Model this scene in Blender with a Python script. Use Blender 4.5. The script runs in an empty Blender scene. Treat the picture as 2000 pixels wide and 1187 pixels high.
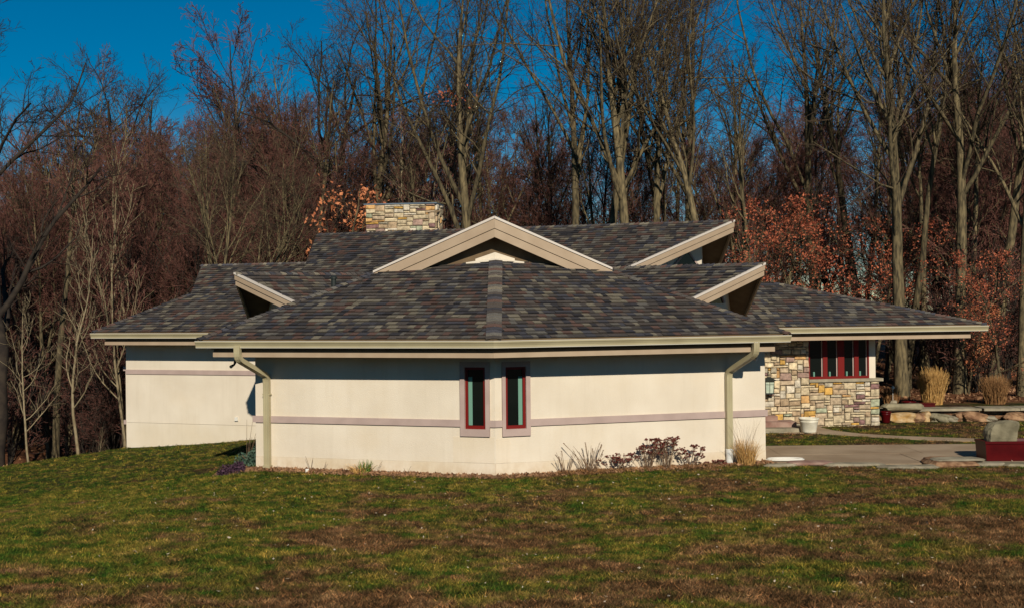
import bpy, math, random
import numpy as np
from mathutils import Vector, Matrix

# ------------------------------------------------------------------ camera, sky, sun, exposure
scene = bpy.context.scene
CAMH, ROLL, FPX = 3.507, 0.0101, 2400.0
cd = bpy.data.cameras.new('camera')
cam = bpy.data.objects.new('camera', cd)
scene.collection.objects.link(cam)
cd.sensor_width = 36.0
cd.lens = 36.0 * FPX / 2000.0
cd.clip_end = 2000.0
pitch = 3.5 / FPX
_f = Vector((0, math.cos(pitch), math.sin(pitch)))
_r0 = Vector((1, 0, 0)); _u0 = _r0.cross(_f)
CR = _r0 * math.cos(ROLL) - _u0 * math.sin(ROLL)
CU = CR.cross(_f)
M = Matrix((CR, CU, -_f)).transposed().to_4x4()
M.translation = Vector((0, 0, CAMH))
cam.matrix_world = M
scene.camera = cam

SUN_EL, SUN_AZ = math.radians(29.0), math.radians(10.0)     # azimuth: from the viewer's side (-Y) towards +X
to_sun = Vector((math.sin(SUN_AZ) * math.cos(SUN_EL), -math.cos(SUN_AZ) * math.cos(SUN_EL), math.sin(SUN_EL)))
world = bpy.data.worlds.new('World'); scene.world = world
world.use_nodes = True
wn = world.node_tree; wn.nodes.clear()
sky = wn.nodes.new('ShaderNodeTexSky'); sky.sky_type = 'NISHITA'; sky.sun_disc = False
sky.sun_elevation = SUN_EL
sky.sun_rotation = math.atan2(to_sun.x, to_sun.y)
sky.air_density = 1.0; sky.dust_density = 0.0; sky.ozone_density = 3.0; sky.altitude = 1500
hs = wn.nodes.new('ShaderNodeHueSaturation'); hs.inputs['Saturation'].default_value = 1.58; hs.inputs['Hue'].default_value = 0.493; hs.inputs['Value'].default_value = 1.05
bg = wn.nodes.new('ShaderNodeBackground'); bg.inputs['Strength'].default_value = 0.05
wo = wn.nodes.new('ShaderNodeOutputWorld')
wn.links.new(sky.outputs[0], hs.inputs['Color']); wn.links.new(hs.outputs[0], bg.inputs[0]); wn.links.new(bg.outputs[0], wo.inputs[0])
sl = bpy.data.lights.new('sun', 'SUN'); sl.energy = 4.8; sl.angle = math.radians(0.5); sl.color = (1.0, 0.915, 0.78)
so = bpy.data.objects.new('sun', sl); scene.collection.objects.link(so)
so.rotation_euler = to_sun.to_track_quat('Z', 'Y').to_euler()
so.location = (10, -20, 30)
scene.view_settings.view_transform = 'Standard'; scene.view_settings.look = 'None'
scene.view_settings.exposure = 0.0; scene.view_settings.gamma = 1.0
scene.view_settings.use_curve_mapping = False
scene.render.engine = 'CYCLES'
scene.cycles.max_bounces = 5; scene.cycles.diffuse_bounces = 3; scene.cycles.glossy_bounces = 3
scene.cycles.transparent_max_bounces = 8

rng = np.random.default_rng(11)
R = random.Random(5)
COL = scene.collection

def hor(px):                     # the row of the photograph on which the horizon lies in column px
    return 597.0 - ROLL * (px - 1000.0)
def at(px, py, Y):               # the point at distance Y that the photograph shows at (px, py)
    return Vector(((px - 1000.0) / FPX * Y, Y, CAMH + (hor(px) - py) / FPX * Y))
def atz(px, py, z):              # the same at a known height
    Y = (CAMH - z) * FPX / (py - hor(px))
    return Vector(((px - 1000.0) / FPX * Y, Y, z))

# ------------------------------------------------------------------ materials
def rgb(c): return (c[0], c[1], c[2], 1.0)
def mat(name, c, rough=0.8, c2=None, scale=6.0, bump=0.0, bscale=40.0, metal=0.0, spec=0.3, attr=None, coord='pos', detail=5.0, stretch=None, objrand=0.0, coat=0.0):
    m = bpy.data.materials.new(name); m.use_nodes = True
    nt = m.node_tree; b = nt.nodes['Principled BSDF']
    b.inputs['Roughness'].default_value = rough; b.inputs['Metallic'].default_value = metal
    b.inputs['Specular IOR Level'].default_value = spec
    b.inputs['Coat Weight'].default_value = coat
    if coord == 'pos':
        g = nt.nodes.new('ShaderNodeNewGeometry'); vec = g.outputs['Position']
    else:
        g = nt.nodes.new('ShaderNodeTexCoord'); vec = g.outputs['Object']
    if stretch:
        mp = nt.nodes.new('ShaderNodeMapping'); mp.inputs['Scale'].default_value = stretch
        nt.links.new(vec, mp.inputs['Vector']); vec = mp.outputs[0]
    def mix(fac, a, bb, mode='MIX'):
        x = nt.nodes.new('ShaderNodeMix'); x.data_type = 'RGBA'; x.blend_type = mode
        for sock, v in ((x.inputs[0], fac), (x.inputs[6], a), (x.inputs[7], bb)):
            if isinstance(v, (int, float)): sock.default_value = v
            elif isinstance(v, tuple): sock.default_value = v
            else: nt.links.new(v, sock)
        return x.outputs[2]
    if attr:
        a = nt.nodes.new('ShaderNodeAttribute'); a.attribute_name = attr; base = a.outputs['Color']
        if c2 is not None:
            n = nt.nodes.new('ShaderNodeTexNoise'); n.inputs['Scale'].default_value = scale; n.inputs['Detail'].default_value = detail
            nt.links.new(vec, n.inputs['Vector'])
            mr = nt.nodes.new('ShaderNodeMapRange'); mr.inputs[1].default_value = .3; mr.inputs[2].default_value = .7
            mr.inputs[3].default_value = c2[0]; mr.inputs[4].default_value = c2[1]
            nt.links.new(n.outputs[0], mr.inputs[0])
            cc = nt.nodes.new('ShaderNodeCombineColor')
            for i in range(3): nt.links.new(mr.outputs[0], cc.inputs[i])
            base = mix(1.0, base, cc.outputs[0], 'MULTIPLY')
        nt.links.new(base, b.inputs['Base Color'])
    elif c2 is not None:
        n = nt.nodes.new('ShaderNodeTexNoise'); n.inputs['Scale'].default_value = scale; n.inputs['Detail'].default_value = detail
        nt.links.new(vec, n.inputs['Vector'])
        rp = nt.nodes.new('ShaderNodeValToRGB'); rp.color_ramp.elements[0].position = .36; rp.color_ramp.elements[1].position = .64
        rp.color_ramp.elements[0].color = rgb(c); rp.color_ramp.elements[1].color = rgb(c2)
        nt.links.new(n.outputs[0], rp.inputs[0]); base = rp.outputs[0]
        if objrand:
            oi = nt.nodes.new('ShaderNodeObjectInfo'); mr = nt.nodes.new('ShaderNodeMapRange')
            mr.inputs[3].default_value = 1 - objrand; mr.inputs[4].default_value = 1 + objrand
            nt.links.new(oi.outputs['Random'], mr.inputs[0])
            cc = nt.nodes.new('ShaderNodeCombineColor')
            for i in range(3): nt.links.new(mr.outputs[0], cc.inputs[i])
            base = mix(1.0, base, cc.outputs[0], 'MULTIPLY')
        nt.links.new(base, b.inputs['Base Color'])
    else:
        b.inputs['Base Color'].default_value = rgb(c)
    if bump:
        n2 = nt.nodes.new('ShaderNodeTexNoise'); n2.inputs['Scale'].default_value = bscale; n2.inputs['Detail'].default_value = 6
        nt.links.new(vec, n2.inputs['Vector'])
        bp = nt.nodes.new('ShaderNodeBump'); bp.inputs['Strength'].default_value = bump; bp.inputs['Distance'].default_value = .02
        nt.links.new(n2.outputs[0], bp.inputs['Height']); nt.links.new(bp.outputs[0], b.inputs['Normal'])
    return m

MT = {}
MT['stucco'] = mat('cream_stucco', (.62, .54, .42), .9, (.69, .61, .485), 1.3, .25, 60)
MT['stucco_low'] = mat('cream_stucco_lower', (.63, .53, .38), .9, (.70, .61, .48), 1.1, .3, 55)
def stucco(name, c1, c2, low):
    m = mat(name, c1, .92, c2, .9, .35, 70); nt = m.node_tree; b = nt.nodes['Principled BSDF']
    src = b.inputs['Base Color'].links[0].from_socket
    g = nt.nodes.new('ShaderNodeNewGeometry')
    def noise(sc, stretch, lo, hi):
        mp = nt.nodes.new('ShaderNodeMapping'); mp.inputs['Scale'].default_value = stretch; nt.links.new(g.outputs['Position'], mp.inputs[0])
        n = nt.nodes.new('ShaderNodeTexNoise'); n.inputs['Scale'].default_value = sc; n.inputs['Detail'].default_value = 8; n.inputs['Roughness'].default_value = .65
        nt.links.new(mp.outputs[0], n.inputs['Vector']); mr = nt.nodes.new('ShaderNodeMapRange'); mr.inputs[1].default_value = lo; mr.inputs[2].default_value = hi
        nt.links.new(n.outputs[0], mr.inputs[0]); return mr.outputs[0]
    def mul(a, bb):
        x = nt.nodes.new('ShaderNodeMath'); x.operation = 'MULTIPLY'
        for s_, v in ((0, a), (1, bb)):
            if isinstance(v, (int, float)): x.inputs[s_].default_value = v
            else: nt.links.new(v, x.inputs[s_])
        return x.outputs[0]
    def mix(f, a, col):
        x = nt.nodes.new('ShaderNodeMix'); x.data_type = 'RGBA'; nt.links.new(f, x.inputs[0]); nt.links.new(a, x.inputs[6]); x.inputs[7].default_value = rgb(col); return x.outputs[2]
    streak = mul(noise(2.0, (3.5, 3.5, .25), .5, .8), .22)          # rain streaks running down
    out = mix(streak, src, (.46, .38, .27))
    out = mix(mul(noise(.7, (1, 1, 1), .5, .75), .35), out, (.62, .50, .33))   # yellowed patches
    sp = nt.nodes.new('ShaderNodeSeparateXYZ'); nt.links.new(g.outputs['Position'], sp.inputs[0])
    mr = nt.nodes.new('ShaderNodeMapRange'); mr.inputs[1].default_value = low + .38; mr.inputs[2].default_value = low; nt.links.new(sp.outputs[2], mr.inputs[0])
    out = mix(mul(mul(mr.outputs[0], noise(5, (1, 1, .6), .38, .66)), .62), out, (.44, .30, .16))   # soil splash
    nt.links.new(out, b.inputs['Base Color']); return m
MT['stucco'] = stucco('cream_stucco', (.62, .54, .42), (.69, .61, .485), -.35)
MT['stucco_low'] = stucco('cream_stucco_lower', (.62, .525, .38), (.69, .60, .47), .0)
MT['stucco_wing'] = stucco('cream_stucco_wing', (.61, .53, .40), (.68, .60, .47), -2.2)
MT['foundation'] = mat('foundation_concrete', (.50, .46, .38), .9, (.62, .57, .48), 5, .4, 30)
MT['trim'] = mat('mauve_stucco_trim', (.36, .27, .235), .85, (.41, .31, .27), 3, .15, 60)
MT['fascia'] = mat('tan_fascia_board', (.34, .25, .165), .6, (.385, .29, .195), 2.5, .05, 20)
MT['drip'] = mat('pale_drip_edge', (.56, .50, .43), .45)
MT['gutter'] = mat('khaki_gutter_metal', (.34, .29, .17), .38, (.40, .35, .21), 1.5, spec=.5)
MT['gutterlip'] = mat('gutter_lip', (.60, .56, .46), .35)
MT['soffit'] = mat('brown_soffit', (.13, .085, .045), .8, (.17, .115, .06), 4)
MT['redframe'] = mat('red_window_frame', (.15, .007, .005), .5, spec=.2)
MT['glass'] = mat('dark_window_glass', (.006, .008, .007), .06, spec=.35)
MT['curtain'] = mat('teal_curtain', (.13, .27, .20), .8)
MT['deck'] = mat('roof_underlayment', (.03, .03, .03), .9)
MT['shingle'] = mat('asphalt_shingle', (.1, .1, .1), .95, (.72, 1.28), 60, .5, 220, attr='col', spec=.15)
MT['stone'] = mat('ledge_stone', (.1, .1, .1), .9, (.6, 1.3), 11, .9, 35, attr='col', spec=.2)
MT['mortar'] = mat('stone_mortar', (.15, .12, .08), .95, (.21, .175, .125), 20)
MT['concrete'] = mat('tan_concrete', (.27, .19, .115), .9, (.36, .265, .17), .9, .15, 60)
MT['flag'] = mat('grey_flagstone', (.19, .165, .115), .98, (.33, .285, .20), 2.5, .8, 18, spec=.05)
MT['redflag'] = mat('purple_flagstone', (.20, .105, .08), .95, (.33, .22, .17), 3, .5, 18)
MT['brownrock'] = mat('brown_rock', (.15, .075, .04), .95, (.36, .22, .12), 5, 1.0, 14, spec=.1)
MT['goldrock'] = mat('golden_rock', (.34, .19, .06), .95, (.46, .33, .18), 5, 1.0, 14, spec=.1)
MT['boulder'] = mat('green_grey_boulder', (.12, .105, .065), .95, (.27, .235, .15), 2.4, 1.0, 9, spec=.1)
MT['redglaze'] = mat('dark_red_glazed_ceramic', (.050, .002, .003), .32, (.075, .003, .004), 3, spec=.2)
MT['white'] = mat('white_plastic', (.66, .64, .57), .4)
MT['whitepot'] = mat('weathered_white_plastic_pot', (.56, .52, .40), .6, (.70, .66, .53), 6)
MT['pvc'] = mat('white_pvc', (.66, .66, .62), .5, (.50, .50, .46), 8)
MT['iron'] = mat('black_iron', (.02, .025, .022), .45)
MT['lampglass'] = mat('seeded_lantern_glass', (.35, .42, .33), .15, (.5, .55, .42), 10)
MT['metalcap'] = mat('blue_grey_flashing', (.12, .16, .20), .5, metal=.2)
MT['mulch'] = mat('leafy_mulch', (.10, .05, .025), .95, (.26, .14, .07), 9, 1.0, 40)
MT['litterleaf'] = mat('fallen_leaf', (.14, .065, .03), .8, (.36, .20, .10), 5)
MT['paleleaf'] = mat('bleached_leaf', (.26, .19, .12), .8, (.5, .42, .32), 3)
MT['bark'] = mat('grey_olive_bark', (.040, .032, .018), .95, (.17, .13, .065), 4, .9, 14, coord='obj', stretch=(3, 3, .6), objrand=.25)
MT['barkpale'] = mat('pale_sapling_bark', (.17, .13, .07), .9, (.26, .21, .125), 5, .3, 20, coord='obj')
MT['barkdark'] = mat('dark_bark', (.018, .013, .010), .95, (.038, .028, .019), 4, .5, 14, coord='obj')
MT['twig'] = mat('red_brown_twig', (.085, .032, .022), .9, (.135, .057, .042), 3, coord='obj', objrand=.25)
MT['twigolive'] = mat('olive_brown_twig', (.036, .023, .014), .9, (.062, .040, .024), 3, coord='obj', objrand=.25)
MT['twigdark'] = mat('dark_twig', (.022, .014, .010), .9, (.038, .025, .017), 3, coord='obj')
MT['oakleaf'] = mat('rust_oak_leaf', (.24, .06, .024), .7, (.58, .22, .09), 2.2, coord='obj', detail=8)
MT['oakleafred'] = mat('red_oak_leaf', (.17, .032, .016), .7, (.50, .145, .065), 2.2, coord='obj', detail=8)
MT['straw'] = mat('golden_dry_grass', (.36, .19, .055), .75, (.62, .38, .13), 12, coord='obj')
MT['strawdull'] = mat('dull_dry_grass', (.18, .085, .03), .8, (.34, .18, .07), 12, coord='obj')
MT['stalk'] = mat('grey_brown_stalk', (.13, .075, .04), .85, (.26, .17, .10), 10, coord='obj')
MT['sedum'] = mat('maroon_seedhead', (.085, .02, .014), .9, (.16, .045, .03), 14, coord='obj')
MT['greenleaf'] = mat('green_leaf', (.05, .13, .018), .6, (.14, .20, .03), 6, coord='obj')
MT['purple'] = mat('purple_foliage', (.035, .014, .03), .8, (.075, .035, .055), 14, coord='obj')
MT['bluegreen'] = mat('blue_green_foliage', (.03, .07, .05), .8, (.09, .14, .09), 14, coord='obj')

# ground: mottled winter lawn, leaf litter in the wood
def ground_colour(nt, vec):
    def noise(scale, detail=4, rough=.6):
        n = nt.nodes.new('ShaderNodeTexNoise'); n.inputs['Scale'].default_value = scale
        n.inputs['Detail'].default_value = detail; n.inputs['Roughness'].default_value = rough
        nt.links.new(vec, n.inputs['Vector']); return n.outputs[0]
    def ramp(src, els):
        r = nt.nodes.new('ShaderNodeValToRGB')
        while len(r.color_ramp.elements) < len(els): r.color_ramp.elements.new(.5)
        for e, (p, c) in zip(r.color_ramp.elements, els): e.position = p; e.color = rgb(c)
        nt.links.new(src, r.inputs[0]); return r.outputs[0]
    def mix(f, a, b):
        x = nt.nodes.new('ShaderNodeMix'); x.data_type = 'RGBA'
        nt.links.new(f, x.inputs[0]); nt.links.new(a, x.inputs[6]); nt.links.new(b, x.inputs[7]); return x.outputs[2]
    big = noise(.62, 8, .68)
    mid = noise(2.6, 8, .75)
    green = ramp(mid, [(.36, (.013, .050, .006)), (.46, (.046, .068, .010)), (.54, (.11, .092, .018)), (.66, (.21, .155, .040))])
    brown = ramp(mid, [(.36, (.034, .017, .009)), (.5, (.10, .050, .028)), (.66, (.22, .130, .075))])
    sp = nt.nodes.new('ShaderNodeSeparateXYZ'); nt.links.new(vec, sp.inputs[0])
    def lin(sock, a, c, lo, hi):
        m_ = nt.nodes.new('ShaderNodeMapRange'); m_.inputs[1].default_value = a; m_.inputs[2].default_value = c; m_.inputs[3].default_value = lo; m_.inputs[4].default_value = hi
        nt.links.new(sock, m_.inputs[0]); return m_.outputs[0]
    def addm(a, c):
        x = nt.nodes.new('ShaderNodeMath'); nt.links.new(a, x.inputs[0]); nt.links.new(c, x.inputs[1]); return x.outputs[0]
    big = addm(addm(big, lin(sp.outputs[0], -7, 7, -.050, .040)), lin(sp.outputs[1], 11, 25, .055, -.035))
    f = ramp(big, [(.47, (0, 0, 0)), (.57, (.92, .92, .92))])
    return mix(f, green, brown), noise
def ground_mat(name, forest=False, mult=1.0):
    m = bpy.data.materials.new(name); m.use_nodes = True
    nt = m.node_tree; b = nt.nodes['Principled BSDF']; b.inputs['Roughness'].default_value = .95; b.inputs['Specular IOR Level'].default_value = .1
    g = nt.nodes.new('ShaderNodeNewGeometry'); vec = g.outputs['Position']
    col, noise = ground_colour(nt, vec)
    fa = noise(26, 6, .7); fb = noise(7, 5, .7)
    fm = nt.nodes.new('ShaderNodeMath'); fm.operation = 'ADD'; nt.links.new(fa, fm.inputs[0]); nt.links.new(fb, fm.inputs[1]); fh = nt.nodes.new('ShaderNodeMath'); fh.operation = 'MULTIPLY'; fh.inputs[1].default_value = .5; nt.links.new(fm.outputs[0], fh.inputs[0]); fine = fh.outputs[0]
    rp = nt.nodes.new('ShaderNodeMapRange'); rp.inputs[1].default_value = .41; rp.inputs[2].default_value = .60; rp.inputs[3].default_value = .38 * mult; rp.inputs[4].default_value = 1.55 * mult
    nt.links.new(fine, rp.inputs[0])
    sc = nt.nodes.new('ShaderNodeVectorMath'); sc.operation = 'SCALE'
    nt.links.new(col, sc.inputs[0]); nt.links.new(rp.outputs[0], sc.inputs['Scale'])
    out = sc.outputs[0]
    if forest:
        a = nt.nodes.new('ShaderNodeAttribute'); a.attribute_name = 'wood'
        n = noise(2.3, 9, .8); r = nt.nodes.new('ShaderNodeValToRGB')
        r.color_ramp.elements[0].position = .35; r.color_ramp.elements[0].color = (.035, .015, .008, 1)
        r.color_ramp.elements[1].position = .68; r.color_ramp.elements[1].color = (.24, .10, .045, 1)
        nt.links.new(n, r.inputs[0])
        x = nt.nodes.new('ShaderNodeMix'); x.data_type = 'RGBA'
        nt.links.new(a.outputs['Fac'], x.inputs[0]); nt.links.new(out, x.inputs[6]); nt.links.new(r.outputs[0], x.inputs[7]); out = x.outputs[2]
    if not forest:
        oi = nt.nodes.new('ShaderNodeObjectInfo'); rr = nt.nodes.new('ShaderNodeValToRGB')
        els = [(0, (.35, .38, .3)), (.45, (.8, .85, .7)), (.8, (1.25, 1.15, 1.0)), (1, (2.4, 2.0, 1.5))]
        while len(rr.color_ramp.elements) < 4: rr.color_ramp.elements.new(.5)
        for e, (p_, c_) in zip(rr.color_ramp.elements, els): e.position = p_; e.color = rgb(c_)
        nt.links.new(oi.outputs['Random'], rr.inputs[0])
        x = nt.nodes.new('ShaderNodeVectorMath'); x.operation = 'MULTIPLY'
        nt.links.new(out, x.inputs[0]); nt.links.new(rr.outputs[0], x.inputs[1]); out = x.outputs[0]
    nt.links.new(out, b.inputs['Base Color'])
    bp = nt.nodes.new('ShaderNodeBump'); bp.inputs['Strength'].default_value = .9; bp.inputs['Distance'].default_value = .04
    nt.links.new(fine, bp.inputs['Height']); nt.links.new(bp.outputs[0], b.inputs['Normal'])
    return m
MT['ground'] = ground_mat('winter_lawn_and_leaf_litter', True, .5)
MT['blade'] = ground_mat('winter_grass_blade', False, 1.32)

# ------------------------------------------------------------------ object helpers
def tag(o, label=None, cat=None, group=None, kind=None):
    if label: o['label'] = label
    if cat: o['category'] = cat
    if group: o['group'] = group
    if kind: o['kind'] = kind
    return o
def empty(name, loc, label, cat, group=None):
    o = bpy.data.objects.new(name, None); COL.objects.link(o); o.location = loc
    o.empty_display_size = .3
    return tag(o, label, cat, group)
def wloc(o):
    v = Vector((0, 0, 0))
    while o is not None: v = v + o.location; o = o.parent
    return v
class MB:
    def __init__(s): s.v = []; s.f = []; s.mi = []; s.fc = []; s.usecol = False
    def face(s, pts, mi=0, col=None):
        n = len(s.v); s.v += [tuple(p) for p in pts]; s.f.append(tuple(range(n, n + len(pts)))); s.mi.append(mi)
        s.fc.append(col); s.usecol |= col is not None
    def add(s, verts, faces, mi=0, col=None):
        n = len(s.v); s.v += [tuple(p) for p in verts]
        for f in faces: s.f.append(tuple(n + i for i in f)); s.mi.append(mi); s.fc.append(col)
        s.usecol |= col is not None
    def box(s, a, b, mi=0, col=None):
        (x0, y0, z0), (x1, y1, z1) = a, b
        s.add([(x0,y0,z0),(x1,y0,z0),(x1,y1,z0),(x0,y1,z0),(x0,y0,z1),(x1,y0,z1),(x1,y1,z1),(x0,y1,z1)],
              [(0,3,2,1),(4,5,6,7),(0,1,5,4),(1,2,6,5),(2,3,7,6),(3,0,4,7)], mi, col)
    def obox(s, o, ax, ay, az, mi=0, col=None):       # box from a corner and three edge vectors
        o = Vector(o); ax = Vector(ax); ay = Vector(ay); az = Vector(az)
        P = [o, o+ax, o+ax+ay, o+ay, o+az, o+ax+az, o+ax+ay+az, o+ay+az]
        F = [(0,3,2,1),(4,5,6,7),(0,1,5,4),(1,2,6,5),(2,3,7,6),(3,0,4,7)]
        if ax.cross(ay).dot(az) < 0: F = [tuple(reversed(f)) for f in F]
        s.add(P, F, mi, col)
    def prism(s, poly, d, mi=0, col=None):            # polygon pushed along vector d
        d = Vector(d); n = len(poly); P = [Vector(p) for p in poly]
        nrm = Vector((0, 0, 0))
        for i in range(n): nrm += P[i].cross(P[(i+1) % n])
        fl = nrm.dot(d) > 0
        F = [tuple(range(n)), tuple(range(2*n-1, n-1, -1))] + [(i, i+n, (i+1) % n + n, (i+1) % n) for i in range(n)]
        if fl: F = [tuple(reversed(f)) for f in F]
        s.add(P + [p + d for p in P], F, mi, col)
    def tube(s, pts, rad, n=8, mi=0, cap=True, col=None):
        pts = [Vector(p) for p in pts]; rr = rad if isinstance(rad, (list, tuple)) else [rad] * len(pts)
        vs = []; up = Vector((0, 0, 1))
        for i, p in enumerate(pts):
            t = (pts[min(i+1, len(pts)-1)] - pts[max(i-1, 0)]).normalized()
            a = t.cross(up if abs(t.z) < .9 else Vector((1, 0, 0))).normalized(); b = a.cross(t)
            for k in range(n):
                q = 2 * math.pi * k / n; vs.append(p + (a * math.cos(q) + b * math.sin(q)) * rr[i])
        F = [(i*n+k, i*n+(k+1) % n, (i+1)*n+(k+1) % n, (i+1)*n+k) for i in range(len(pts)-1) for k in range(n)]
        if cap: F += [tuple(range(n-1, -1, -1)), tuple(range((len(pts)-1)*n, len(pts)*n))]
        s.add(vs, F, mi, col)
    def lathe(s, c, prof, n=20, mi=0, mod=None):
        c = Vector(c); vs = []
        for (r, z) in prof:
            for k in range(n):
                q = 2*math.pi*k/n; vs.append(c + Vector((r*math.cos(q), r*math.sin(q), z)))
        F = [(i*n+k, i*n+(k+1) % n, (i+1)*n+(k+1) % n, (i+1)*n+k) for i in range(len(prof)-1) for k in range(n)]
        F += [tuple(range(n-1, -1, -1)), tuple(range((len(prof)-1)*n, len(prof)*n))]
        s.add(vs, F, mi)
    def build(s, name, mats, parent=None, smooth=False, center=False, kind=None, label=None, loc=None):
        me = bpy.data.meshes.new(name)
        base = Vector(loc) if loc is not None else Vector((0, 0, 0))
        if center and s.v:
            a = np.array(s.v); base = Vector(((a.min(0) + a.max(0)) / 2).tolist())
        pw = wloc(parent) if parent is not None else Vector((0, 0, 0))
        if parent is not None and not center and loc is None: base = pw
        vs = [(x - base.x, y - base.y, z - base.z) for (x, y, z) in s.v]
        me.from_pydata(vs, [], s.f)
        for m in (mats if isinstance(mats, (list, tuple)) else [mats]): me.materials.append(m)
        if any(s.mi): me.polygons.foreach_set('material_index', s.mi)
        if s.usecol:
            at_ = me.color_attributes.new('col', 'FLOAT_COLOR', 'CORNER')
            arr = []
            for f, c in zip(s.f, s.fc):
                c = c or (.1, .1, .1); arr += [c[0], c[1], c[2], 1.0] * len(f)
            at_.data.foreach_set('color', arr)
        if smooth: me.polygons.foreach_set('use_smooth', [True] * len(s.f))
        me.update()
        o = bpy.data.objects.new(name, me); COL.objects.link(o)
        if parent is not None: o.parent = parent
        o.location = base - pw
        if kind: o['kind'] = kind
        if label: o['label'] = label
        return o
def npmesh(name, V, F, mats, smooth=False, mi=None):
    me = bpy.data.meshes.new(name); k = F.shape[1]
    me.vertices.add(len(V)); me.vertices.foreach_set('co', np.ascontiguousarray(V, dtype=np.float32).ravel())
    me.loops.add(F.size); me.loops.foreach_set('vertex_index', np.ascontiguousarray(F, dtype=np.int32).ravel())
    me.polygons.add(len(F)); me.polygons.foreach_set('loop_start', np.arange(0, F.size, k, dtype=np.int32))
    me.polygons.foreach_set('use_smooth', np.full(len(F), smooth))
    for m in (mats if isinstance(mats, (list, tuple)) else [mats]): me.materials.append(m)
    if mi is not None: me.polygons.foreach_set('material_index', mi)
    me.update(calc_edges=True); me.validate()
    return me

# ------------------------------------------------------------------ ground
def sstep(x): x = np.clip(x, 0, 1); return x * x * (3 - 2 * x)
def crest(X, Y): return (X + 14.0) * -.781 + (Y - 34.0) * .625
def ground_z(X, Y):
    X = np.asarray(X, float); Y = np.asarray(Y, float)
    z = 1.7 * np.clip((25.5 - Y) / 25.5, 0, 2.5) ** 1.3
    dl = np.clip(-5.6 - X, 0, None)
    z = z - 1.05 * (1 - np.exp(-dl / 6.5)) * sstep((Y - 14) / 12)
    d = np.clip(crest(X, Y), 0, None)
    z = z - 2.0 * (1 - np.exp(-d * .16)) * sstep((-X + 4) / 8)
    z = z + sstep((Y - 52) / 55) * (1.2 + 10.0 * sstep((-X + 6) / 40) * 1.0) * sstep((34 - X) / 30)
    z = z + .32 * sstep((Y - 36.2) / 1.2) * sstep((X - 10) / 1.5)
    wob = .05 * np.sin(X * .9 + 1) * np.sin(Y * .7) + .03 * np.sin(X * 2.1) * np.cos(Y * 1.7 + 2)
    z = z + wob * sstep((24.5 - Y) / 3) + wob * 4 * sstep((Y - 44) / 6)
    return z
def gz(x, y): return float(ground_z(x, y))
xs = np.unique(np.round(np.concatenate([np.arange(-260, -40, 12), np.arange(-40, -18, 1.5), np.arange(-18, 18.01, .4), np.arange(18, 45, 1.5), np.arange(45, 270, 12)]), 3))
ys = np.unique(np.round(np.concatenate([np.arange(-60, 4, 4), np.arange(4, 42, .4), np.arange(42, 80, 1.5), np.arange(80, 420, 12)]), 3))
GX, GY = np.meshgrid(xs, ys); GZ = ground_z(GX, GY)
nx, ny = len(xs), len(ys)
ii = (np.arange(ny - 1)[:, None] * nx + np.arange(nx - 1)[None, :]).ravel()
Fg = np.stack([ii, ii + 1, ii + nx + 1, ii + nx], 1)
me = npmesh('ground', np.stack([GX.ravel(), GY.ravel(), GZ.ravel()], 1), Fg, MT['ground'], True)
wood = np.clip(crest(GX, GY) / 1.2, 0, 1) * (GX < 0) + np.clip((GY - 38) / 1.0, 0, 1) * (GX >= -10)
aw = me.attributes.new('wood', 'FLOAT', 'POINT'); aw.data.foreach_set('value', np.clip(wood, 0, 1).ravel().astype(np.float32))
ground = bpy.data.objects.new('ground', me); COL.objects.link(ground); tag(ground, 'uneven winter lawn running back into leaf-strewn woodland floor', kind='structure')

def sheet(name, pts2d, z, m, thick=.06, label=None, parent=None):
    b = MB(); b.prism([(x, y, z - thick) for x, y in pts2d], (0, 0, thick)); o = b.build(name, m, parent, kind=None if parent else 'structure', label=label); return o

# ------------------------------------------------------------------ house
HX = Vector((-.4, 30.0, 0))
house = empty('house', HX, 'low sprawling cream stucco house with brown shingled roofs and stone entry wall', 'house')
C0 = Vector((-.37, 25.3, 0)); WL = Vector((-5.66, 27.02, 0)); WR = Vector((5.59, 27.24, 0))
dl = (WL - C0).normalized(); dr = (WR - C0).normalized()
nl = Vector((dl.y, -dl.x, 0)); nl = nl if nl.y < 0 else -nl      # outward normals
nr = Vector((dr.y, -dr.x, 0)); nr = nr if nr.y < 0 else -nr
LWl = Vector((-11.63, 36.97, 0)); LWr = Vector((-5.6, 34.77, 0)); dw = (LWr - LWl).normalized(); nw = Vector((dw.y, -dw.x, 0)); nw = nw if nw.y < 0 else -nw
EZ = 2.85
EC = Vector((-.37, 24.38, EZ)); EL = Vector((-6.77, 26.43, EZ)); ER = Vector((5.94, 26.4, EZ))
del_ = (EL - EC).normalized(); der = (ER - EC).normalized()

def wallseg(b, a, c, z0, z1, n, t=.2, out=0.0, mi=0):
    a = Vector(a); c = Vector(c)
    b.obox(a + n * out + Vector((0, 0, z0)), c - a, -n * (t + out), (0, 0, z1 - z0), mi)
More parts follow.
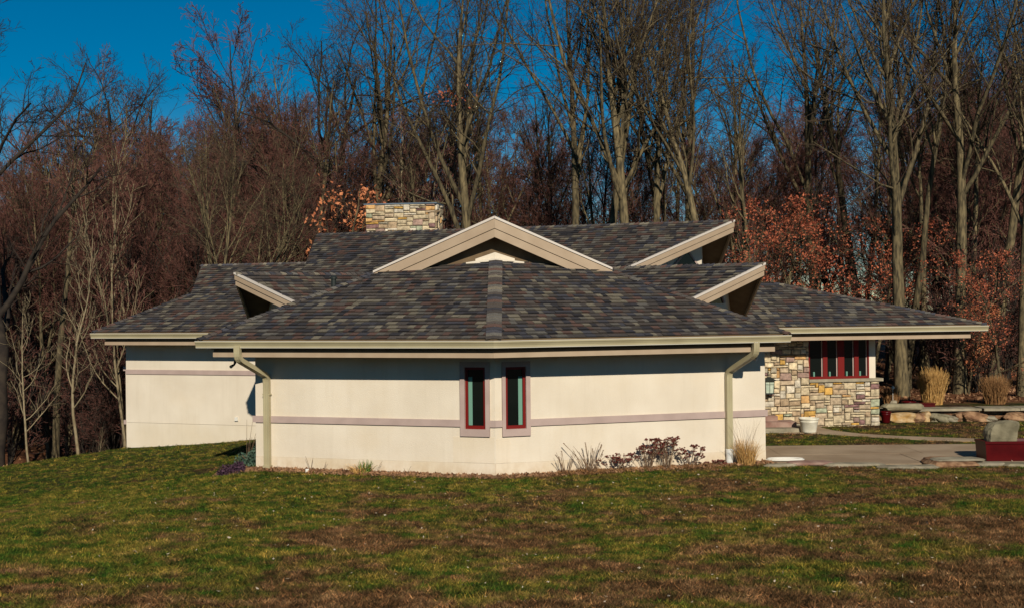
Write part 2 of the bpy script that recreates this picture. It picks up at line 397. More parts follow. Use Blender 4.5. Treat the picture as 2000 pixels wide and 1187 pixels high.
# front prow wall (with real openings for the two narrow windows)
def wall_with_hole(b, a, d, length, z0, z1, n, s0, s1, h0, h1, t=.22):
    for (sa, sb, za, zb) in ((0, s0, z0, z1), (s1, length, z0, z1), (s0, s1, z0, h0), (s0, s1, h1, z1)):
        wallseg(b, a + d * sa, a + d * sb, za, zb, n, t)
Ll = (WL - C0).length; Lr = (WR - C0).length
b = MB(); wall_with_hole(b, C0, dl, Ll, .27, 2.66, nl, .20, .655, .97, 2.25); b.build('wall', MT['stucco'], house)
b = MB(); wall_with_hole(b, C0, dr, Lr, .27, 2.66, nr, .22, .665, .97, 2.25); b.build('wall', MT['stucco'], house)
b = MB(); wallseg(b, C0, WL, .03, .268, nl, .2, .007); b.build('lower_wall', MT['stucco_low'], house)
b = MB(); wallseg(b, C0, WR, .03, .268, nr, .2, .007); b.build('lower_wall', MT['stucco_low'], house)
b = MB(); wallseg(b, C0, WL, -.5, .028, nl, .2, -.03); wallseg(b, C0, WR, -.5, .028, nr, .2, -.03); b.build('foundation', MT['foundation'], house)
# side and back walls of the front block
b = MB(); b.obox((WL.x + .01, WL.y + .08, -.6), (1.35, 8.0, 0), (.2, 0, 0), (0, 0, 3.2)); b.build('side_wall', MT['stucco'], house)
b = MB(); b.box((WR.x - .2, WR.y + .08, -.3), (WR.x, 34.5, 2.6)); b.build('side_wall', MT['stucco'], house)
# trim band
def band(a, d, n, s0, s1, z0, z1, out=.035, name='trim_band'):
    b = MB(); b.obox(a + d * s0 + Vector((0, 0, z0)) + n * out, d * (s1 - s0), -n * (out - .002), (0, 0, z1 - z0)); return b.build(name, MT['trim'], house)
band(C0, dl, nl, .755, Ll + .06, 1.015, 1.157); band(C0, dl, nl, -.01, .11, 1.017, 1.155)
band(C0, dr, nr, .76, Lr + .04, 1.015, 1.157); band(C0, dr, nr, -.01, .145, 1.017, 1.155)

def casement(a, d, n, s0, s1, z0, z1, c0, c1, cz0, cz1, curtain_left):
    cs = MB()
    up = Vector((0, 0, 1))
    def bx(sa, sb, za, zb, out, t, m, bb): bb.obox(a + d * sa + up * za + n * out, d * (sb - sa), -n * t, up * (zb - za))
    for (sa, sb, za, zb) in ((c0, s0, cz0, cz1), (s1, c1, cz0, cz1), (s0, s1, cz0, z0), (s0, s1, z1, cz1)): bx(sa, sb, za, zb, .045, .043, 0, cs)
    cas = cs.build('window_casing', MT['trim'], house)
    fr = MB(); w = .055
    for (sa, sb, za, zb) in ((s0, s0 + w, z0, z1), (s1 - w, s1, z0, z1), (s0 + w, s1 - w, z0, z0 + w + .015), (s0 + w, s1 - w, z1 - w, z1)): bx(sa, sb, za, zb, -.01, .08, 0, fr)
    win = fr.build('window_frame', MT['redframe'], house)
    g = MB(); bx(s0 + w, s1 - w, z0 + w + .015, z1 - w, -.05, .01, 0, g); g.build('pane', MT['glass'], win)
    cu = MB()
    if curtain_left == 'outer': sa, sb = s1 - w - .09, s1 - w - .004
    else: sa, sb = s0 + w + .004, s0 + w + .09
    bx(sa, sb, z0 + w + .02, z1 - w - .15, -.043, .005, 0, cu); cu.build('curtain_edge', MT['curtain'], win)
casement(C0, dl, nl, .20, .655, .97, 2.25, .11, .755, .82, 2.36, 'outer')
casement(C0, dr, nr, .22, .665, .97, 2.25, .145, .76, .82, 2.36, 'outer')

# old stucco repair patch left of the corner, standing a few millimetres proud
b = MB(); b.obox(C0 + dl * .03 + Vector((0, 0, .275)) + nl * .005, dl * .90, -nl * .0045, (0, 0, .53)); b.build('stucco_patch', MT['stucco_low'], house)
b = MB(); b.obox(C0 + dr * .02 + Vector((0, 0, .275)) + nr * .005, dr * .30, -nr * .0045, (0, 0, .50)); b.build('stucco_patch', MT['stucco_low'], house)
# left wing wall, running to the bay at its far end
b = MB(); wallseg(b, LWl, LWr, .135, 2.62, nw, .25); b.build('wing_wall', MT['stucco'], house)
b = MB(); wallseg(b, LWl, LWr, -1.6, .128, nw, .25, .006); b.build('wing_lower_wall', MT['stucco_wing'], house)
b = MB(); wallseg(b, LWl, LWr, 1.585, 1.72, nw, 0, .03); b.build('trim_band', MT['trim'], house)
b = MB(); wallseg(b, LWl + nw * -.3 + dw * -.0, LWl - nw * 3, -1.6, 2.6, -dw, .2); b.build('side_wall', MT['stucco'], house)
bay = MB(); c = LWl - nw * .5 - dw * .40; bay.obox(c + Vector((0, 0, .15)), dw * .395, -nw * 1.6, (0, 0, 1.5)); bo = bay.build('side_bay', MT['stucco'], house)
bb = MB(); bb.obox(c - dw * .05 + nw * .05 + Vector((0, 0, 1.65)), dw * .44, -nw * 1.7, (0, 0, .13)); bb.build('bay_cap', MT['trim'], bo)
bb = MB(); bb.obox(c - dw * .05 + nw * .05 + Vector((0, 0, .02)), dw * .27, -nw * 1.7, (0, 0, .13)); bb.build('bay_cap', MT['trim'], bo)
p = LWl + dw * ((at(455, 819, 35.6) - LWl).dot(dw))
b = MB(); b.obox(Vector((p.x, p.y, .26)) + nw * .05, dw * .10, -nw * .048, (0, 0, .11)); b.build('outlet_cover', MT['white'], house)

# ---------------- shingles
PAL = [((.076, .063, .054), 6), ((.048, .047, .054), 4), ((.150, .130, .095), 3), ((.034, .032, .035), 3.2), ((.092, .055, .044), 4), ((.105, .096, .082), 3.5), ((.058, .050, .045), 4)]
PC = [c for c, w in PAL]; PW = np.array([w for c, w in PAL]); PW = PW / PW.sum()
def shc():
    c = PC[rng.choice(len(PC), p=PW)]; k = .95 + .34 * rng.random(); return (c[0] * k, c[1] * k, c[2] * k)
def clip(poly, sub):
    def cross(a, b, p): return (b[0]-a[0])*(p[1]-a[1]) - (b[1]-a[1])*(p[0]-a[0])
    out = sub
    for i in range(len(poly)):
        a = poly[i]; c = poly[(i+1) % len(poly)]; inp = out; out = []
        for j in range(len(inp)):
            p = inp[j]; q = inp[(j+1) % len(inp)]; dp = cross(a, c, p); dq = cross(a, c, q)
            if dp >= 0: out.append(p)
            if (dp >= 0) != (dq >= 0):
                t = dp / (dp - dq); out.append((p[0] + t*(q[0]-p[0]), p[1] + t*(q[1]-p[1])))
        if len(out) < 3: return []
    return out
SH = dict(parts=0)
def roof_plane(poly3, parent, v0z=None, single=0, expo=.178, thick=.09, soffit=True, name='roof_deck', tab=(.10, .25)):
    """deck slab with overlapping shingle courses; the first `single` shingles are objects of their own"""
    P = [Vector(p) for p in poly3]
    n = Vector((0, 0, 0))
    for i in range(len(P)): n += P[i].cross(P[(i+1) % len(P)])
    n.normalize()
    if n.z < 0: P.reverse(); n = -n
    u = Vector((0, 0, 1)).cross(n).normalized(); v = n.cross(u)
    o = P[0] if v0z is None else P[0] + v * ((v0z - P[0].z) / v.z)
    p2 = [((p - o).dot(u), (p - o).dot(v)) for p in P]
    b = MB(); b.prism(P, -n * thick, 1)
    b.mi[0] = 1
    # the face pointing up gets the underlayment, everything else the soffit brown
    for k, f in enumerate(b.f):
        q = [Vector(b.v[i]) for i in f]; nn = (q[1]-q[0]).cross(q[2]-q[0])
        b.mi[k] = 0 if nn.dot(n) > 0 and abs(nn.normalized().dot(n)) > .9 else 1
    deck = b.build(name, [MT['deck'], MT['soffit']], parent)
    umin = min(q[0] for q in p2); umax = max(q[0] for q in p2); vmin = min(q[1] for q in p2); vmax = max(q[1] for q in p2)
    row = math.floor(vmin / expo) * expo; items = []
    while row < vmax:
        x = umin - rng.random() * .3
        while x < umax:
            w = tab[0] + (tab[1] - tab[0]) * rng.random()
            pc = clip(p2, [(x, row), (x + w, row), (x + w, row + expo), (x, row + expo)])
            if len(pc) >= 3:
                hb = .016 + .022 * rng.random(); items.append((pc, row, hb))
            x += w + .002
        row += expo
    stuff = MB()
    def put(m, pc, row, hb):
        col = shc(); N = len(pc)
        top = [o + u*a + v*c + n*(.003 + hb*(1 - (c-row)/expo)) for a, c in pc]
        bot = [o + u*a + v*c + n*.0005 for a, c in pc]
        m.add(top + bot, [tuple(range(N))], 0, col)
        m.add([], [], 0, col)
        base = len(m.v) - 2*N
        for i in range(N):
            j = (i+1) % N
            m.f.append((base+i, base+i+N, base+j+N, base+j)); m.mi.append(0); m.fc.append(tuple(k*.42 for k in col))
    for k, (pc, row, hb) in enumerate(items):
        if k < single:
            m = MB(); put(m, pc, row, hb); m.build('shingle', MT['shingle'], deck, center=True); SH['parts'] += 1
        else: put(stuff, pc, row, hb)
    stuff.build('shingle_courses', MT['shingle'], deck, kind='stuff')
    return deck

HL = Vector((-3.31, 28.9, 4.287)); HR = Vector((2.35, 28.87, 4.29)); CT = Vector((-.39, 28.72, 4.60))
# put the plane points exactly on their planes
def on_plane(a, bb, pitch_t, d, nrm_out, p):
    dist = -((p - a).dot(nrm_out)); return Vector((p.x, p.y, EZ + pitch_t * dist))
HL = on_plane(EC, EL, .42, del_, Vector((-.309, -.951, 0)), HL); HR = on_plane(EC, ER, .42, der, Vector((.309, -.951, 0)), HR)
PT = .42
nL3 = Vector((del_.y, -del_.x, 0)); nL3 = nL3 if nL3.y < 0 else -nL3
nR3 = Vector((der.y, -der.x, 0)); nR3 = nR3 if nR3.y < 0 else -nR3
def hz(p, n): return Vector((p.x, p.y, EZ + PT * (-(p - EC).dot(n))))
HL = hz(HL, nL3); HR = hz(HR, nR3); CT = Vector((EC.x, CT.y, hz(CT, nL3).z))
front_roof = MB(); front_roof.box((-1, 29.5, 2.7), (1, 31, 2.8))
roof_plane([EC, EL, HL, CT], house, EZ, single=150)
roof_plane([EC, ER, HR, CT], house, EZ, single=150)
# side planes of the front block (falling away to left and right)
BL = Vector((EL.x + 1.15, 33.0, EZ)); BLt = HL + (BL - EL) * .7; BR = Vector((ER.x - .25, 32.6, EZ)); BRt = HR + (BR - ER) * .7
roof_plane([EL, BL, BLt, HL], house, EZ)
roof_plane([ER, BR, BRt, HR], house, EZ)
# cap shingles down the centre hip and the two outer hips
def caps(a, c, n1, n2, parent, w=.155, step=.15, single=True, name='hip_cap', d1=None, d2=None):
    """a (low) to c (high); d1 and d2 point down the two slopes from the crease"""
    t = (c - a); L = t.length; t = t.normalized(); k = int(L / step)
    st = MB()
    for i in range(k):
        m = MB() if single else st
        q = a + t * (i * step); h = .048; col = shc(); col = tuple(v * 1.3 for v in col)
        s1 = d1 * w; s2 = d2 * w
        lo = [q + s1 + n1 * h, q + (n1 + n2).normalized() * (h + .004), q + s2 + n2 * h]
        e = t * (step * 1.15)
        hi = [q + e + s1 + n1 * .020, q + e + (n1 + n2).normalized() * .022, q + e + s2 + n2 * .020]
        bt = [p - (n1 if j == 0 else n2 if j == 2 else (n1+n2).normalized()) * .03 for j, p in enumerate(lo)]
        m.add(lo + hi + bt, [(0, 1, 4, 3), (1, 2, 5, 4), (6, 7, 1, 0), (7, 8, 2, 1), (6, 0, 3), (8, 5, 2)], 0, col)
        if single: m.build(name, MT['shingle'], parent, center=True)
    if not single: st.build(name + 's', MT['shingle'], parent, kind='stuff')
def pn(a, b_, c):
    n = (b_ - a).cross(c - a).normalized(); return n if n.z > 0 else -n
nPL = pn(EC, EL, CT); nPR = pn(EC, ER, CT)
def downdir(t, n, side):         # in-plane direction perpendicular to crease t
    d = t.cross(n).normalized(); return d if d.dot(side) > 0 else -d
t = (CT - EC).normalized()
caps(EC, CT, nPL, nPR, house, d1=downdir(t, nPL, Vector((-1, 0, 0))), d2=downdir(t, nPR, Vector((1, 0, 0))))
def hipcaps(a, c, n1, n2, s1, s2, single=False, w=.13, step=.14):
    t = (c - a).normalized(); caps(a, c, n1, n2, house, w, step, single, 'hip_cap', downdir(t, n1, s1), downdir(t, n2, s2))
hipcaps(EL, HL, nPL, pn(EL, BL, HL), Vector((1, -1, 0)), Vector((-1, .5, 0)))
hipcaps(ER, HR, nPR, pn(ER, BR, HR), Vector((-1, -1, 0)), Vector((1, .5, 0)))

# ---------------- eaves: gutter, recessed board, soffit
def mitre_dirs(path, closed=False):
    out = []
    for i in range(len(path)):
        ds = []
        if i > 0: ds.append((path[i] - path[i-1]).normalized())
        if i < len(path)-1: ds.append((path[i+1] - path[i]).normalized())
        ns = []
        for d in ds:
            n = Vector((d.y, -d.x, 0)); n = n if n.y < 0 else -n; ns.append(n.normalized())
        if len(ns) == 2:
            m = (ns[0] + ns[1]).normalized(); m = m / m.dot(ns[0])
        else: m = ns[0]
        out.append(m)
    return out
def sweep(path, prof, m, name, label=None, mi_of=None, extra=None):
    """prof: (outwards, z) loop swept along a level path"""
    md = mitre_dirs(path); b = MB(); K = len(prof)
    vs = [path[i] + md[i] * o_ + Vector((0, 0, z)) for i in range(len(path)) for (o_, z) in prof]
    F = []; mi = []
    for i in range(len(path) - 1):
        for k in range(K):
            F.append((i*K+k, i*K+(k+1) % K, (i+1)*K+(k+1) % K, (i+1)*K+k)); mi.append(mi_of(k) if mi_of else 0)
    F.append(tuple(range(K-1, -1, -1))); F.append(tuple(range((len(path)-1)*K, len(path)*K))); mi += [0, 0]
    b.add(vs, F); b.mi = mi
    return b.build(name, m, house, label=label)
GP = [(0, -.02), (0, -.15), (.075, -.15), (.08, -.135), (.082, -.10), (.10, -.06), (.118, -.035), (.118, -.012), (.124, -.010), (.124, .0), (.105, .0), (.098, -.02)]
def eave(path, inset_l, inset_r, overhang, ret=True):
    g = sweep([Vector((p.x, p.y, EZ - .025)) for p in path], GP, [MT['gutter'], MT['gutterlip']], 'gutter', mi_of=lambda k: 1 if k in (7, 8, 9) else 1 if k in (2,) else 0)
    p2 = [Vector((p.x, p.y, 0)) for p in path]
    p2[0] = p2[0] + (p2[1] - p2[0]).normalized() * inset_l; p2[-1] = p2[-1] + (p2[-2] - p2[-1]).normalized() * inset_r
    sweep(p2, [(-.015, EZ-.045), (-.015, EZ-.20), (-.04, EZ-.20), (-.04, EZ-.045)], MT['soffit'], 'eave_fascia')
    sweep(p2, [(-.05, EZ-.185), (-.05, EZ-.205), (-overhang, EZ-.205), (-overhang, EZ-.185)], MT['soffit'], 'soffit')
    sweep(p2, [(-.07, EZ-.275), (-.07, EZ-.372), (-.10, EZ-.372), (-.10, EZ-.275)], MT['fascia'], 'frieze_board')
    sweep(p2, [(-.10, EZ-.21), (-.10, EZ-.36), (-overhang, EZ-.36), (-overhang, EZ-.21)], MT['soffit'], 'soffit')
eave([EL, EC, ER], .33, .30, .95)
LEl = Vector((-12.42, 36.36, EZ)); LEr = Vector((-6.0, 34.02, EZ))
eave([LEl, LEr], .38, 0, .85)
REl = Vector((5.6, 33.37, EZ)); REr = Vector((13.36, 34.6, EZ))
eave([REl, REr], 0, .45, 1.15)
# porch ceiling of the entry side
b = MB(); b.prism([(5.6, 34.3, 2.49), (12.9, 35.3, 2.49), (12.9, 41, 2.49), (5.6, 41, 2.49)], (0, 0, .15)); b.build('soffit', MT['soffit'], house)

# ---------------- gables with overhanging prow ends
def rake(P, N, D, h, t=.045, name='rake_board', two=True, outw=None, plain=False):
    """boards under the roof edge from the peak P down to N; outw points away from the roof"""
    e = N - P; o = outw.normalized(); up = Vector((0, 0, 1))
    parts = []
    if plain:
        b1 = MB(); b1.obox(P + up * (-.03 - h) + o * .005, e, -o * t, up * h); b1.build(name, MT['soffit'], house); return
    tr = MB(); tr.obox(P + o * .035 + up * -.015, e, -o * .07, up * .05); tr.build('drip_edge', MT['drip'], house)
    h1 = h * .52
    b1 = MB(); b1.obox(P + up * (-.018 - h1) + o * .015, e, -o * t, up * h1); b1.build(name, MT['fascia'], house)
    b2 = MB(); b2.obox(P + up * (-.034 - h) - o * .012, e, -o * t, up * (h - h1)); b2.build(name, MT['fascia'], house)
def horiz_out(P, N, D):
    e = N - P; n = Vector((e.y, -e.x, 0)).normalized(); return n if n.dot(D) < 0 else -n
def gable(P, D, N, F, L, nm, fh, Ln=None, Lf=None, wall_in=.9, single=0, tri=True, ext=0.0, extf=0.0):
    D = D.normalized(); Ln = Ln or L; Lf = Lf or L
    N2 = N + (N - P) * ext; F2 = F + (F - P) * extf
    roof_plane([P, P + D * L, N2 + D * Ln, N2], house, N.z, single)
    roof_plane([P, P + D * L, F2 + D * Lf, F2], house, N.z)
    nn = pn(P, P + D * L, N); nf = pn(P, P + D * L, F)
    dn = downdir(D, nn, N - P); dfv = downdir(D, nf, F - P)
    caps(P, P + D * L, nn, nf, house, .12, .14, False, 'ridge_cap', dn, dfv)
    on_ = horiz_out(P, N2, D); of = horiz_out(P, F2, D)
    rake(P, N2, D, fh, outw=on_); rake(P, F2, D, fh, outw=of)
    # gable wall set back under the overhang: a shallow prow of two faces
    up = Vector((0, 0, 1)); W = P + D * wall_in - up * .12; A = N2 + D * .28 - up * .12; Bp = F2 + D * .28 - up * .12
    zb = min(A.z, Bp.z) - .5
    for q, nmx in ((A, on_), (Bp, of)):
        w = MB(); w.prism([W, q, Vector((q.x, q.y, zb)), Vector((W.x, W.y, zb))], -nmx * .12); wo_ = w.build('gable_wall', MT['stucco'], house)
        if tri and q is A:
            d = (Vector((q.x, q.y, 0)) - Vector((W.x, W.y, 0))).normalized(); nmx = Vector((d.y, -d.x, 0)); nmx = nmx if nmx.dot(on_) > 0 else -nmx; hh = W.z - q.z; base = Vector((W.x, W.y, q.z + .02)) + nmx * .02
            LL = (Vector((q.x, q.y, 0)) - Vector((W.x, W.y, 0))).length
            s0 = LL * .06; wd = LL * .30
            tb = MB(); tb.prism([base + d * s0, base + d * (s0 + wd), base + d * (s0 + wd / 2) + up * hh * .55], -nmx * .05); tw = tb.build('gable_window', MT['glass'], house)
            fr = MB()
            a1 = base + d * s0; a2 = base + d * (s0 + wd); a3 = base + d * (s0 + wd/2) + up * hh * .55
            for (x, y) in ((a1, a3), (a3, a2)):
                e = y - x; nrm2 = e.cross(nmx).normalized()
                if nrm2.z < 0: nrm2 = -nrm2
                fr.obox(x + nmx * .035, e, nrm2 * .05, -nmx * .08)
            fr.build('window_frame', MT['trim'], tw)
    return
a30 = math.radians(30)
Dv = Vector((-math.cos(a30), math.sin(a30), 0)); Dw_ = Vector((math.cos(a30), math.sin(a30), 0))
# V: right-hand middle gable
gable(Vector((6.05, 29.4, 4.44)), Dv, Vector((4.14, 28.2, 3.617)), Vector((6.13 - .03, 31.65 + .35, 3.40)), 7.5, 'v', .24, Ln=5.0, wall_in=1.0, extf=.25)
# W: left-hand middle gable
gable(Vector((-6.57, 29.19, 4.33)), Dw_, Vector((-5.0, 28.2, 3.64)), Vector((-6.80, 31.8, 3.32)), 6.0, 'w', .24, Ln=4.0, wall_in=1.0, tri=False, extf=.3)
# U: the tall main roof behind
a20 = math.radians(20); Du = Vector((-math.cos(a20), math.sin(a20), 0))
UP = Vector((6.115, 33.74, 5.766)); UN = Vector((3.09, 31.6, 4.49)); UF = Vector((6.1, 36.9, 4.45)); UL = 12.93
ULe = UP + Du * UL; UNl = Vector((-5.95, 35.0, 4.40))
Un2 = UN + (UN - UP) * .22; 
nU = pn(UP, ULe, UN)
def proj_z(p, n, q): return Vector((p.x, p.y, q.z - (n.x * (p.x - q.x) + n.y * (p.y - q.y)) / n.z))
UNl = proj_z(UNl, nU, UP); UNl2 = UNl + (UNl - ULe) * .35
roof_plane([UP, ULe, UNl2, proj_z(Un2, nU, UP)], house, UN.z)
roof_plane([UP, ULe, Vector((-3.9, 41.4, 4.3)), UF], house, UN.z)
nUf = pn(UP, ULe, UF)
caps(UP, ULe, nU, nUf, house, .12, .14, False, 'ridge_cap', downdir(Du, nU, UN - UP), downdir(Du, nUf, UF - UP))
for q in (Un2, UF): rake(UP, q, Du, .27, outw=horiz_out(UP, q, Du))
for q in (UNl2, Vector((-3.9, 41.4, 4.3))): rake(ULe, q, -Du, .27, outw=horiz_out(ULe, q, -Du), plain=True)
up = Vector((0, 0, 1))
Wc = UP + Du * .9 - up * .12
for q, o_ in ((Un2 + Du * .35 - up * .12, horiz_out(UP, Un2, Du)), (UF + Du * .35 - up * .12, horiz_out(UP, UF, Du))):
    w = MB(); w.prism([Wc, q, Vector((q.x, q.y, 3.4)), Vector((Wc.x, Wc.y, 3.4))], -o_ * .12); w.build('gable_wall', MT['stucco'], house)
_q = Un2 + Du * .35; _d = (Vector((_q.x, _q.y, 0)) - Vector((Wc.x, Wc.y, 0))).normalized(); _o = Vector((_d.y, -_d.x, 0)); _o = _o if _o.y < 0 else -_o
_b = Vector((Wc.x, Wc.y, 4.45)) + _o * .03
tb = MB(); tb.prism([_b + _d * .12, _b + _d * 1.25, _b + _d * .66 + up * .50], -_o * .05); tw = tb.build('gable_window', MT['glass'], house)
for (x, y) in ((_b + _d * .12, _b + _d * .66 + up * .50), (_b + _d * .66 + up * .50, _b + _d * 1.25)):
    fr = MB(); e = y - x; n2 = e.cross(_o).normalized(); n2 = n2 if n2.z > 0 else -n2; fr.obox(x + _o * .015, e, n2 * .055, -_o * .07); fr.build('window_frame', MT['trim'], tw)
# gable wall closing the left end of U
w = MB(); w.prism([ULe - Du * .8 - up * .12, UNl2 - Du * .5 - up * .1, Vector((UNl2.x, UNl2.y, 3.5)) - Du * .5, Vector((ULe.x, ULe.y, 3.5)) - Du * .8], -Du * .1); w.build('gable_wall', MT['stucco'], house)

# G: the front gable over the prow
GA = Vector((-.385, 28.32, 5.53)); GN = Vector((-3.26, 28.93, 4.315)); GF = Vector((2.36, 28.83, 4.33))
bk = Vector((0, 1, 0))
roof_plane([GA, GN, Vector((GN.x, 33.5, GN.z)), Vector((GA.x, 36.6, GA.z))], house, GN.z)
roof_plane([GA, GF, Vector((GF.x, 33.5, GF.z)), Vector((GA.x, 36.6, GA.z))], house, GN.z)
n1 = pn(GA, GN, GA + bk); n2 = pn(GA, GF, GA + bk)
caps(GA, GA + bk * 8, n1, n2, house, .12, .14, False, 'ridge_cap', downdir(bk, n1, GN - GA), downdir(bk, n2, GF - GA))
for q in (GN, GF):
    e = q - GA; o_ = horiz_out(GA, q, bk)
    o_ = Vector((o_.x * .4, o_.y, 0)).normalized()
    tr = MB(); tr.prism([GA + up * .045, q + up * .045, q + up * -.005, GA + up * -.012], -o_ * .09); x = tr.build('drip_edge', MT['drip'], house); x.location += o_ * .035
    for (za, zb, of_, nm) in ((-.022, -.235, .012, 'rake_board'), (-.25, -.44, -.012, 'rake_board')):
        # the boards are cut level along the roof they die into
        bd = MB(); bd.prism([GA + up * za, q + up * za, q + up * zb, GA + up * zb], -o_ * .045); x = bd.build(nm, MT['fascia'], house); x.location += o_ * of_
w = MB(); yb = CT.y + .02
w.prism([Vector((GA.x, yb, GA.z - .12)), Vector((GN.x + .25, yb + .1, GN.z - .0)), Vector((GN.x + .25, yb + .1, 3.9)), Vector((GF.x - .25, yb + .1, 3.9)), Vector((GF.x - .25, yb + .1, GF.z - .0))], (0, .12, 0)); w.build('gable_wall', MT['soffit'], house)  # wall shade under the gable put in with the brown soffit colour
w = MB()  # sunlit patch of the wall shaped as a cream peak, plus a sill strip
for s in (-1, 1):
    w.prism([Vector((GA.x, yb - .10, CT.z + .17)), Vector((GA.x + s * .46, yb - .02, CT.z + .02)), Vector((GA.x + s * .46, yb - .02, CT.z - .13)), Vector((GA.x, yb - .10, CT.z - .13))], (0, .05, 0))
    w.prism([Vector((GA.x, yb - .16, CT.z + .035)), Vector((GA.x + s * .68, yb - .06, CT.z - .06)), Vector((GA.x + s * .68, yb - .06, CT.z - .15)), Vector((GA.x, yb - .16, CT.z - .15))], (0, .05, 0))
w.build('sunlit_peak_and_sill', MT['stucco'], house)

# L: roof of the left wing
a = LEl; nLw = pn(Vector((-12.42, 36.36, 2.85)), Vector((-6.0, 34.02, 2.85)), Vector((-10.26, 40.7, 4.93)))
def lz(x, y): return proj_z(Vector((x, y, 0)), nLw, LEl)
K1 = lz(-9.99, 38.2); T1 = lz(-10.26, 40.7); T2 = T1 + (LEr - LEl).normalized() * 6.5; T2 = lz(T2.x, T2.y)
dL = (LEr - LEl).normalized(); E2 = LEl + dL * 8.5
Kr = K1 + dL * ((E2 - K1).dot(dL)); Kr = lz(Kr.x, Kr.y)
roof_plane([LEl, E2, Kr, K1], house, EZ)
roof_plane([K1, Kr, T2, T1], house, EZ)
Bk = LEl + Vector((.342, .94, 0)) * 7.6; Bk.z = EZ
roof_plane([LEl, K1, Vector((K1.x + 1.3, K1.y + 4.0, K1.z)), Bk], house, EZ)
tb_ = T1 + Vector((.342, .94, 0)) * 2.4; tb_.z = K1.z; tb2 = tb_ + dL * 6.5
roof_plane([T1, T2, tb2, tb_], house, EZ)
w = MB(); w.prism([T1 + dL * .3 - up * .1, K1 + dL * .3, tb_ + dL * .3], dL * .1); w.build('gable_wall', MT['stucco'], house)
rake(T1, K1, dL, .22, outw=horiz_out(T1, K1, dL), plain=True)
caps(T1, T2, nLw, pn(T1, T2, tb_), house, .12, .14, False, 'ridge_cap', downdir(dL, nLw, K1 - T1), downdir(dL, pn(T1, T2, tb_), tb_ - T1))
caps(LEl, K1, nLw, pn(LEl, K1, Bk), house, .12, .14, False, 'hip_cap', downdir((K1-LEl).normalized(), nLw, Vector((1, -1, 0))), downdir((K1-LEl).normalized(), pn(LEl, K1, Bk), Vector((-1, .5, 0))))

# R: roof of the entry wing
dR = (REr - REl).normalized(); RT = Vector((7.8, 36.75, 0)); nin = Vector((-dR.y, dR.x, 0))
def rz(p): return Vector((p.x, p.y, EZ + .42 * (p - REl).dot(nin)))
RT = rz(RT); RTl = rz(RT - dR * 4); 
roof_plane([REl, REr, RT, RTl], house, EZ)
RB = REr + nin * 6.3; RBt = RT + nin * .6
roof_plane([REr, RB, RT], house, EZ)
roof_plane([RB, RB - dR * 7.7, RTl, RT], house, EZ)
nRr = pn(REr, RB, RT)
caps(REr, RT, pn(REl, REr, RT), nRr, house, .12, .14, False, 'hip_cap', downdir((RT-REr).normalized(), pn(REl, REr, RT), Vector((-1, -1, 0))), downdir((RT-REr).normalized(), nRr, Vector((1, .5, 0))))

# ---------------- downspouts
def downspout(pts, w, d_, n, white_from=None):
    """rectangular pipe with mitred elbows; n is the wall normal"""
    pts = [Vector(p) for p in pts]; b = MB(); s = Vector((-n.y, n.x, 0))
    rings = []
    for i, p in enumerate(pts):
        t = (pts[min(i+1, len(pts)-1)] - pts[max(i-1, 0)]).normalized()
        a = s - t * s.dot(t); a.normalize(); c = a.cross(t).normalized()
        rings.append([p + a*w/2*x + c*d_/2*y for x, y in ((-1,-1),(-.55,-1),(-.45,-.86),(-.1,-.86),(0,-1),(.1,-.86),(.45,-.86),(.55,-1),(1,-1),(1,1),(-1,1))])
    K = 11; vs = [q for r_ in rings for q in r_]
    F = [(i*K+k, i*K+(k+1) % K, (i+1)*K+(k+1) % K, (i+1)*K+k) for i in range(len(pts)-1) for k in range(K)] + [tuple(range(K-1, -1, -1)), tuple(range((len(pts)-1)*K, len(pts)*K))]
    b.add(vs, F); o = b.build('downspout', MT['gutter'], house)
    return o
def rounded(pts, r=.12, k=4):
    out = [Vector(pts[0])]
    for i in range(1, len(pts)-1):
        p = Vector(pts[i]); a = (Vector(pts[i-1]) - p).normalized(); c = (Vector(pts[i+1]) - p).normalized()
        A = p + a * r; B = p + c * r
        for j in range(k+1):
            t = j / k; out.append(A*(1-t)**2 + p*2*t*(1-t) + B*t*t)
    out.append(Vector(pts[-1])); return out
dsl = downspout(rounded([(-5.83, 26.06, 2.72), (-5.83, 26.06, 2.44), (-5.375, 26.845, 2.03), (-5.375, 26.845, .08)]), .135, .10, nl)
dsr = downspout(rounded([(5.17, 26.12, 2.72), (5.17, 26.12, 2.44), (4.72, 26.87, 2.03), (4.72, 26.87, .34)]), .135, .10, nr)
b = MB(); b.obox(Vector((-5.375, 26.845, .03)) - dl * -.085 + nl * .065 , dl * -.17, -nl * .13, (0, 0, .06)); b.build('downspout_shoe', MT['gutter'], dsl)
b = MB(); b.obox(Vector((-5.375, 26.845, 1.62)) + dl * .09 + nl * .04 , dl * -.18, -nl * .09, (0, 0, .03)); b.build('pipe_strap', MT['gutter'], dsl)
b = MB(); b.lathe((4.72, 26.87, -.05), [(.075, 0), (.075, .26), (.083, .27), (.083, .38), (.075, .39), (.05, .395)], 16); b.build('drain_pipe', MT['pvc'], dsr)
# pair of small floodlights under the eave ends
for (pp, ddx) in (((-6.05, 26.75, 2.30), -1), ((5.28, 26.98, 2.33), 1)):
    b = MB(); c = Vector(pp); b.tube([c + Vector((0, .1, .12)), c + Vector((0, .02, .02))], .03, 8); b.tube([c, c + Vector((ddx*.06, -.12, -.05))], [.02, .035], 10); b.build('floodlight', MT['iron' if ddx < 0 else 'white'], house)
# roof vent stack
b = MB(); q = at(652, 551, 28.95); b.lathe(q - Vector((0, 0, .15)), [(.06, 0), (.06, .22), (.085, .22), (.085, .26), (.03, .30)], 12); b.build('roof_vent', MT['iron'], house)

